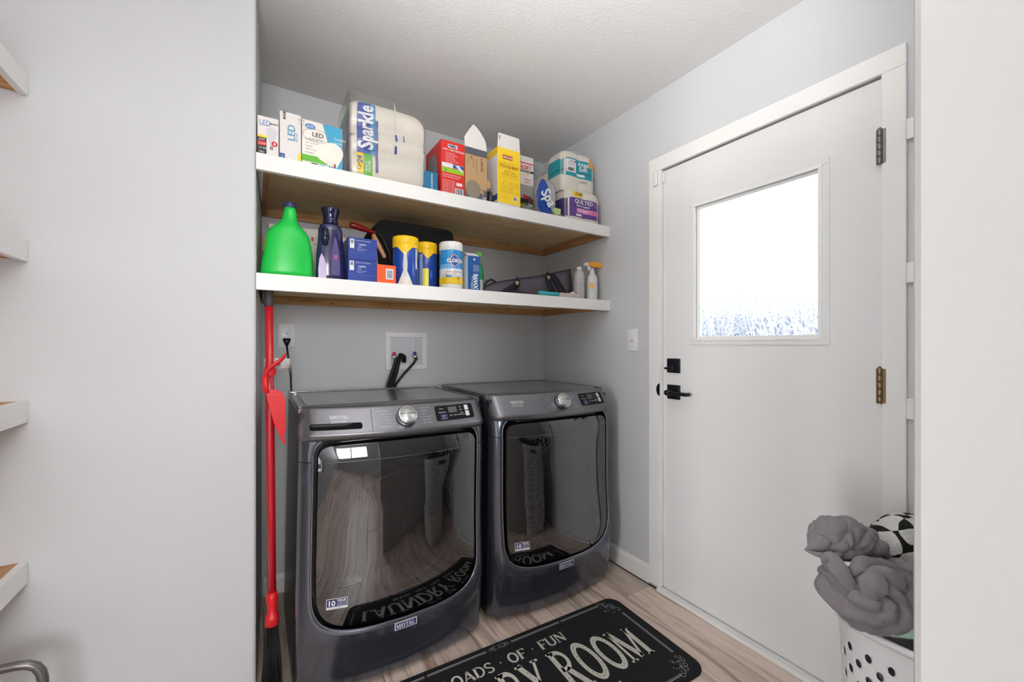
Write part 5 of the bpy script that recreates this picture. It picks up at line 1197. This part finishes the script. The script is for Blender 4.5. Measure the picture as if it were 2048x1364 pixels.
# grey bottle
def bottle(lab, px, Yc, r, prof, mt, cat='bottle', name='spray_bottle'):
    c0 = P(px, 600, Yc); e = thing(name, lab, cat, (c0.x, Yc, Z2)); MB().lathe([(a*r, P(px, y, Yc).z-Z2 if y else 0) for a, y in prof], mt, n=28).build('bottle_body', e); return e, c0
GB = mat('grey_bottle', S(184, 184, 186), .25, coat=.3)
e, c0 = bottle('pale grey round bottle with white cap beside the spray bottle', 1158, 1.74, .0305, [(.95, 0), (1, 594), (1, 553), (.92, 547), (.7, 543), (.5, 541), (.45, 540)], GB, name='bottle')
za = P(1158, 541, 1.74).z-Z2; MB().lathe([(.0135, 0), (.014, .002), (.014, .018), (.012, .019)], M_plastic_w, (0, 0, za), n=20).build('cap', e)
def curved_label(e, c0, Yc, r, items, name='wrap_label'):
    face = math.atan2(-Yc, -c0.x); m = MB(); cf = lambda u, v, o_=0: Vector(((r+.0006+o_)*math.cos(face+u/r), (r+.0006+o_)*math.sin(face+u/r), v))
    for it in items:
        if it[0] == 't': m.text(it[1], it[4], it[5], lambda a, b: cf(it[2]+a, it[3]+b, .0006))
        else:
            _, u0, v0, u1, v1, mt = it; n = 6; m.add([cf(u0+(u1-u0)*i/n, v) for v in (v0, v1) for i in range(n+1)], [(i, i+1, n+2+i, n+1+i) for i in range(n)], mt, True)
    m.build(name, e)
curved_label(e, c0, 1.74, .0305, [('t', 'method', -.012, .085, .012, GY), ('t', 'spray', -.006, .055, .009, GY), ('t', 'clean', -.008, .035, .008, GY)])
# spray bottle
e, c0 = bottle('clear white spray bottle with an orange trigger at the right end of the lower shelf', 1184, 1.725, .031, [(.95, 0), (1, 597), (1, 562), (.9, 555), (.65, 550), (.45, 547), (.4, 544)], mat('milky_bottle', S(216, 216, 216), .2, coat=.4), 'spray bottle')
zs = P(1184, 546, 1.725).z-Z2; MB().lathe([(.0135, 0), (.0145, .002), (.0145, .014), (.011, .018), (.009, .03)], M_plastic_w, (0, 0, zs-.004), n=20).build('collar', e)
curved_label(e, c0, 1.725, .031, [('r', -.010, .065, .008, .098, c_('label_orange', 238, 176, 70)), ('r', -.024, .036, .024, .050, c_('label_mint', 190, 215, 208)), ('t', 'kitchen', -.012, .055, .009, SKY)])
B = Vector((c0.x, 1.725, Z2)); OR = mat('orange_trigger', S(238, 168, 52), .35); q = lambda px, py, Y=1.715: P(px, py, Y)-B
m = MB(); m.prism([q(1175, 526), q(1184, 524), q(1197, 523), q(1205, 530), q(1206, 534), q(1201, 536), q(1188, 534), q(1177, 531)], (0, .02, 0), OR); m.build('trigger_head', e, bevel=.002)
m = MB(); m.prism([q(1171.5, 525), q(1176, 525), q(1176, 531), q(1172, 531)], (0, .018, 0), M_plastic_w); m.prism([q(1176, 531), q(1180, 532), q(1182, 537), q(1179, 541), q(1177, 538)], (0, .010, 0), M_plastic_w); m.build('nozzle', e, bevel=.001)
# second bottle partly behind
e, c0 = bottle('white bottle mostly hidden behind the orange-trigger spray bottle', 1196, 1.80, .026, [(.95, 0), (1, 590), (1, 556), (.9, 548), (.5, 544)], mat('milky_bottle', S(216, 216, 216), .2), 'bottle', 'bottle')
MB().lathe([(.013, 0), (.013, .022), (.011, .024)], M_plastic_w, (0, 0, P(1196, 545, 1.80).z-Z2), n=18).build('cap', e)

# ------------------------------------------------------------------ laundry hamper and laundry
HCx, HCy, HZ, HA, HB = 1.325, .292, .585, .212, .138
M_hamp = mat('hamper_white_plastic', S(230, 230, 232), .35)
e = thing('laundry_hamper', 'white perforated plastic laundry hamper before the door', 'hamper', (HCx, HCy, 0))
def hs(t, z, off=0):     # hamper wall point, t in turns
    k = .80+.20*(z/HZ)**.8; a = 2*PI*t; c, s_ = math.cos(a), math.sin(a); ex = 2/3.2
    return Vector(((HA*k+off)*math.copysign(abs(c)**ex, c), (HB*k+off)*math.copysign(abs(s_)**ex, s_), z))
NT, NZ = 60, 22; m = MB(); dz = (HZ-.04)/NZ
# arc length parametrisation
samp = [hs(i/720, HZ) for i in range(721)]; cum = [0]
for i in range(720): cum.append(cum[-1]+(samp[i+1]-samp[i]).length)
def tl(s_): 
    s_ = (s_ % 1)*cum[-1]; lo = 0; hi = 720
    while hi-lo > 1:
        md = (lo+hi)//2
        if cum[md] <= s_: lo = md
        else: hi = md
    return (lo+(s_-cum[lo])/(cum[hi]-cum[lo]))/720
handle = set()
for i in range(NT):
    for j in range(NZ):
        s0, s1, z0, z1 = i/NT, (i+1)/NT, .04+j*dz, .04+(j+1)*dz
        hole = 2 <= j <= NZ-3 and (i+j) % 2 == 0 and (i % 15) not in (0, 1)
        g = lambda a, b: hs(tl(s0+(s1-s0)*a), z0+(z1-z0)*b)
        outer = [(0, 0), (.5, 0), (1, 0), (1, .5), (1, 1), (.5, 1), (0, 1), (0, .5)]
        if (i % 30) in (12, 13, 14, 15, 16, 17) and j in (NZ-4, NZ-3): continue     # hand grips
        if hole:
            inn = [(.5+.34*math.cos(math.radians(225+45*k)), .5+.40*math.sin(math.radians(225+45*k))) for k in range(8)]
            m.add([g(*q) for q in outer]+[g(*q) for q in inn], [(k, (k+1) % 8, 8+(k+1) % 8, 8+k) for k in range(8)], M_hamp, True)
        else: m.add([g(*q) for q in outer], [tuple(range(8))], M_hamp, True)
m.rings([[hs(tl(i/NT/2), z) for i in range(NT*2)] for z in (.0, .04)], M_hamp, True, True, False)
o = m.build('basket_wall', e, weld=True); so = o.modifiers.new('thick', 'SOLIDIFY'); so.thickness = .0025
m = MB(); m.rings([[hs(tl(i/NT), HZ+a, b) for i in range(NT)] for a, b in ((-.012, .001), (-.012, .009), (.001, .010), (.004, .004), (.001, -.002), (-.012, -.003))], M_hamp); m.build('rim', e)
# contents visible through the holes
M_in_c = mat('laundry_inside', S(120, 118, 124), .9, bump=.5, bscale=40, var=.5, vscale=12)

from mathutils import noise as NS
M_sheet = mat('grey_sheet', S(128, 122, 127), .8, var=.04, sheen=.15)
nn = M_sheet.node_tree.nodes; ll = M_sheet.node_tree.links; w1_ = nn.new('ShaderNodeTexNoise'); w1_.inputs['Scale'].default_value = 13; w1_.inputs['Detail'].default_value = 5; w1_.inputs['Distortion'].default_value = 1.6
w1_.noise_type = 'RIDGED_MULTIFRACTAL'; tcx = nn.new('ShaderNodeTexCoord'); bpx = nn.new('ShaderNodeBump'); bpx.inputs['Strength'].default_value = .9; bpx.inputs['Distance'].default_value = .02
ll.new(tcx.outputs['Object'], w1_.inputs['Vector']); ll.new(w1_.outputs['Fac'], bpx.inputs['Height']); ll.new(bpx.outputs['Normal'], nn['Principled BSDF'].inputs['Normal'])
def ridged(p, s): return 1-abs(NS.noise(p*s))*2
def clothblob(name, lab, cat, base, secs, mt, fold, nseg=150, seed=0., uv=None, lines=None):
    """closed body swept along a spine; secs = (point, ru, rv) with u/v axes across; folds displace the skin"""
    m = MB(); rs = []
    pts = [Vector(q[0]) for q in secs]
    dense = []
    K = 15
    for i in range(len(secs)-1):
        for k in range(K):
            t = k/K; p0 = pts[max(i-1, 0)]; p1 = pts[i]; p2 = pts[i+1]; p3 = pts[min(i+2, len(secs)-1)]
            pp = .5*((2*p1)+(p2-p0)*t+(2*p0-5*p1+4*p2-p3)*t*t+(3*p1-p0-3*p2+p3)*t**3)
            dense.append((pp, secs[i][1]+(secs[i+1][1]-secs[i][1])*t, secs[i][2]+(secs[i+1][2]-secs[i][2])*t))
    dense.append((pts[-1], secs[-1][1], secs[-1][2]))
    for i, (p, ru, rv) in enumerate(dense):
        d = (dense[min(i+1, len(dense)-1)][0]-dense[max(i-1, 0)][0]).normalized()
        vaxis = Vector((ray(1740, 1150).x, ray(1740, 1150).y, ray(1740, 1150).z)).normalized()
        a = d.cross(vaxis).normalized(); b = a.cross(d).normalized(); r = []
        for k in range(nseg):
            t = 2*PI*k/nseg; q = p+a*ru*math.cos(t)+b*rv*math.sin(t); nrm = (a*math.cos(t)+b*math.sin(t))
            sc_ = min(1, min(ru, rv)/.03)
            q = q+nrm*fold(q, t, i/len(dense))*sc_; r.append(q)
        rs.append(r)
    m.rings([[q-Vector(base) for q in r] for r in rs], mt, True, True, True); o = m.build(name, loc=base); return tag(o, lab, cat)
W3 = lambda px, py, s: Vector((0, 0, CAMH))+ray(px, py)*s
def crease(q):
    return -.0045*max(0, 1-abs(NS.noise(q*13+Vector((4, 2, 7))))*7)-.003*max(0, 1-abs(NS.noise(q*24))*6)
def fold1(q, t, u):
    ph = 48*q.z-20*q.x+16*q.y+5*NS.noise(q*7); return .008*abs(math.sin(ph))**.6-.005+.003*NS.noise(q*22)+crease(q)
o1 = clothblob('pillowcase', 'crumpled grey pillowcase flopping left over the top of the hamper', 'pillowcase', W3(1700, 1110, 1.0),
    [(W3(1609, 1100, .93), .001, .001), (W3(1621, 1097, .93), .008, .008), (W3(1632, 1090, .935), .020, .015), (W3(1643, 1082, .94), .033, .025), (W3(1665, 1075, .95), .047, .04), (W3(1700, 1077, .965), .047, .045), (W3(1730, 1087, .975), .036, .04), (W3(1752, 1104, .985), .027, .03), (W3(1770, 1128, .99), .014, .02), (W3(1780, 1142, .99), .004, .006)], M_sheet, fold1, seed=1)
SWC = W3(1733, 1178, .86)
def fold2(q, t, u):
    d_ = q-SWC; dx = d_.x*CT-d_.y*ST; dz_ = d_.z; r = math.hypot(dx, dz_*1.1); an = math.atan2(dz_, dx)
    ph = 62*r**.9+1.5*an+2.2*NS.noise(q*8); fo_ = .017*abs(math.sin(ph))**.75*min(1, r/.02)*(.75+.5*NS.noise(q*11))
    return fo_-.009+.003*NS.noise(q*26)+crease(q)
o2 = clothblob('bed_sheet', 'twisted grey bed sheet bulging over the front rim of the hamper', 'sheet', W3(1740, 1200, .92),
    [(W3(1652, 1128, .92), .006, .006), (W3(1664, 1146, .915), .036, .03), (W3(1690, 1172, .905), .058, .05), (W3(1728, 1192, .885), .068, .062), (W3(1775, 1196, .885), .074, .055), (W3(1825, 1192, .905), .070, .055), (W3(1880, 1195, .97), .06, .08), (W3(1920, 1190, 1.0), .02, .03)], M_sheet, fold2, seed=2)
# overlapping folds (parts of the sheet)
def foldstrip(par, pts, r, flat=.5, name='fold'):
    P_ = [W3(*q) for q in pts]; dn = []; rr_ = []
    for i in range(len(P_)-1):
        for k in range(7):
            t = k/7; p0 = P_[max(i-1, 0)]; p1 = P_[i]; p2 = P_[i+1]; p3 = P_[min(i+2, len(P_)-1)]
            dn.append(.5*((2*p1)+(p2-p0)*t+(2*p0-5*p1+4*p2-p3)*t*t+(3*p1-p0-3*p2+p3)*t**3)); rr_.append(r[i]+(r[i+1]-r[i])*t)
    dn.append(P_[-1]); rr_.append(r[-1])
    m = MB(); rs = []
    for i, q in enumerate(dn):
        d = (dn[min(i+1, len(dn)-1)]-dn[max(i-1, 0)]).normalized(); vw = (q-Vector((0, 0, CAMH))).normalized(); a = d.cross(vw).normalized(); b = a.cross(d).normalized(); ring = []
        for k in range(20):
            t = 2*PI*k/20; rad_ = rr_[i]*(1+.18*NS.noise(q*25+Vector((0, 0, k*.05))))
            ring.append(q+a*rad_*math.cos(t)+b*rad_*.42*math.sin(t)-b*0-par.location)
        rs.append(ring)
    m.rings(rs, M_sheet, True, True, True); return m.build(name, par)
foldstrip(o2, [(1653, 1138, .90), (1652, 1122, .895), (1663, 1118, .885), (1678, 1140, .872), (1700, 1170, .862), (1728, 1190, .86)], [.003, .009, .015, .018, .014, .003])
foldstrip(o2, [(1700, 1150, .872), (1722, 1128, .868), (1752, 1134, .872), (1785, 1140, .88), (1828, 1150, .895)], [.004, .014, .016, .012, .010])
foldstrip(o2, [(1736, 1205, .845), (1745, 1172, .842), (1762, 1150, .848), (1790, 1172, .852), (1828, 1200, .868)], [.006, .024, .018, .030, .030])
foldstrip(o1, [(1614, 1102, .918), (1650, 1112, .908), (1690, 1110, .908), (1730, 1100, .925), (1757, 1118, .945), (1774, 1140, .965)], [.002, .007, .009, .009, .008, .003])

# chequered fluffy blanket
cm = bpy.data.materials.new('chequered_fleece'); cm.use_nodes = True; n = cm.node_tree.nodes; l = cm.node_tree.links; b = n['Principled BSDF']; b.inputs['Roughness'].default_value = .95
tc = n.new('ShaderNodeTexCoord'); mp = n.new('ShaderNodeMapping'); mp.inputs['Rotation'].default_value = (math.radians(38), math.radians(-20), math.radians(10)); nz = n.new('ShaderNodeTexNoise'); nz.inputs['Scale'].default_value = 9
va = n.new('ShaderNodeVectorMath'); va.operation = 'MULTIPLY_ADD'; va.inputs[1].default_value = (.03, .03, .03)
l.new(tc.outputs['Object'], nz.inputs['Vector']); l.new(nz.outputs['Color'], va.inputs[0]); l.new(tc.outputs['Object'], va.inputs[2]); l.new(va.outputs[0], mp.inputs['Vector'])
ck = n.new('ShaderNodeTexChecker'); ck.inputs['Scale'].default_value = 19; ck.inputs['Color1'].default_value = S(226, 224, 220)+(1,); ck.inputs['Color2'].default_value = S(18, 18, 20)+(1,)
l.new(mp.outputs[0], ck.inputs['Vector']); l.new(ck.outputs['Color'], b.inputs['Base Color'])
n2 = n.new('ShaderNodeTexNoise'); n2.inputs['Scale'].default_value = 260; l.new(tc.outputs['Object'], n2.inputs['Vector']); bp3 = n.new('ShaderNodeBump'); bp3.inputs['Strength'].default_value = .8; bp3.inputs['Distance'].default_value = .006; l.new(n2.outputs['Fac'], bp3.inputs['Height']); l.new(bp3.outputs[0], b.inputs['Normal'])
fold3 = lambda q, t, u: .008*NS.noise(q*12)+.004*NS.noise(q*40)
clothblob('fleece_blanket', 'black and white chequered fluffy blanket heaped behind the grey laundry', 'blanket', W3(1800, 1100, 1.08),
    [(W3(1745, 1062, 1.08), .012, .015), (W3(1757, 1072, 1.08), .040, .04), (W3(1785, 1085, 1.08), .066, .06), (W3(1825, 1095, 1.1), .085, .07), (W3(1880, 1105, 1.15), .085, .07), (W3(1930, 1110, 1.2), .03, .03)], cm, fold3)
# pale green garment at the rim
MG = mat('pale_green_cloth', S(180, 214, 196), .85)
clothblob('folded_shirt', 'pale green cloth just showing over the hamper rim', 'clothing', W3(1830, 1258, .87),
    [(W3(1778, 1268, .84), .003, .003), (W3(1800, 1262, .84), .012, .010), (W3(1830, 1258, .845), .022, .018), (W3(1870, 1262, .87), .024, .02), (W3(1900, 1265, .90), .004, .004)], MG, fold3)
m = MB(); m.rings([[hs(tl(i/40), z, -.012) for i in range(40)] for z in (.006, .25, .50)], M_in_c, True, True, True)
tag(m.build('laundry_pile', loc=(HCx, HCy, 0)), 'dark laundry filling the hamper, glimpsed through its holes', 'laundry')['kind'] = 'stuff'

# ------------------------------------------------------------------ ceiling light, floor register, stool
e = thing('ceiling_light', 'round flush ceiling light above the doorway, outside the picture', 'lamp', (.33, .60, ZC))
MB().lathe([(.14, 0), (.14, -.02), (.13, -.022)], M_white, n=32).build('lamp_base', e)
em = bpy.data.materials.new('lamp_glass'); em.use_nodes = True; em.node_tree.nodes['Principled BSDF'].inputs['Emission Color'].default_value = (1, .9, .76, 1); em.node_tree.nodes['Principled BSDF'].inputs['Emission Strength'].default_value = 5
MB().lathe([(.125, -.022), (.12, -.045), (.09, -.07), (.04, -.085), (.005, -.088)], em, n=32).build('lamp_shade', e)
e = thing('floor_register', 'light metal floor register with a row of narrow slots', 'vent', (.02, .38, .0))
m = MB(); Mv = mat('register_metal', S(190, 188, 184), .4, .3); m.box((-.16, -.06, 0), (.16, .06, .004), Mv); m.build('frame', e, bevel=.0015)
m = MB()
for k in range(26): m.box((-.14+k*.011, -.035, .004), (-.136+k*.011, .035, .0052), M_dark)
m.build('slots', e)
# tubular frame at lower left
M_tube = mat('grey_tube_metal', S(120, 118, 118), .35, .7)
base = Vector((-.52, 1.50, 0)); e = thing('step_stool', 'grey tubular metal folding stool below the lowest left shelf', 'stool', base)
def T(px, py, Y): return P(px, py, Y)-base
tp = [T(-40, 1346, 1.46), T(0, 1339, 1.46), T(30, 1332, 1.46), T(55, 1329, 1.46), T(72, 1333, 1.46), T(82, 1343, 1.46), T(86, 1358, 1.46), T(87, 1380, 1.46)]
end = tp[-1].copy(); end.z = .0; tp.append(end); MB().tube(tp, .0105, M_tube, 12).build('tube_frame', e)
st = tp[0].copy(); s2 = st.copy(); s2.z = 0; MB().tube([st+Vector((0, 0, .002)), s2], .0105, M_tube, 12).build('leg', e)
q = T(10, 1356, 1.40); MB().bbox((q.x-.16, q.y-.16, q.z-.04), (q.x+.0, q.y+.0, q.z+.004), .01, mat('beige_pad', S(214, 186, 160), .7)).build('seat_pad', e)

for o in bpy.data.objects:
    if o.type == 'MESH' and o.parent and o.name.split('.')[0] in ('thread_flecks', 'wood_knots', 'cycle_lettering', 'slots', 'border_print', 'printed_stripes'): o['kind'] = 'stuff'
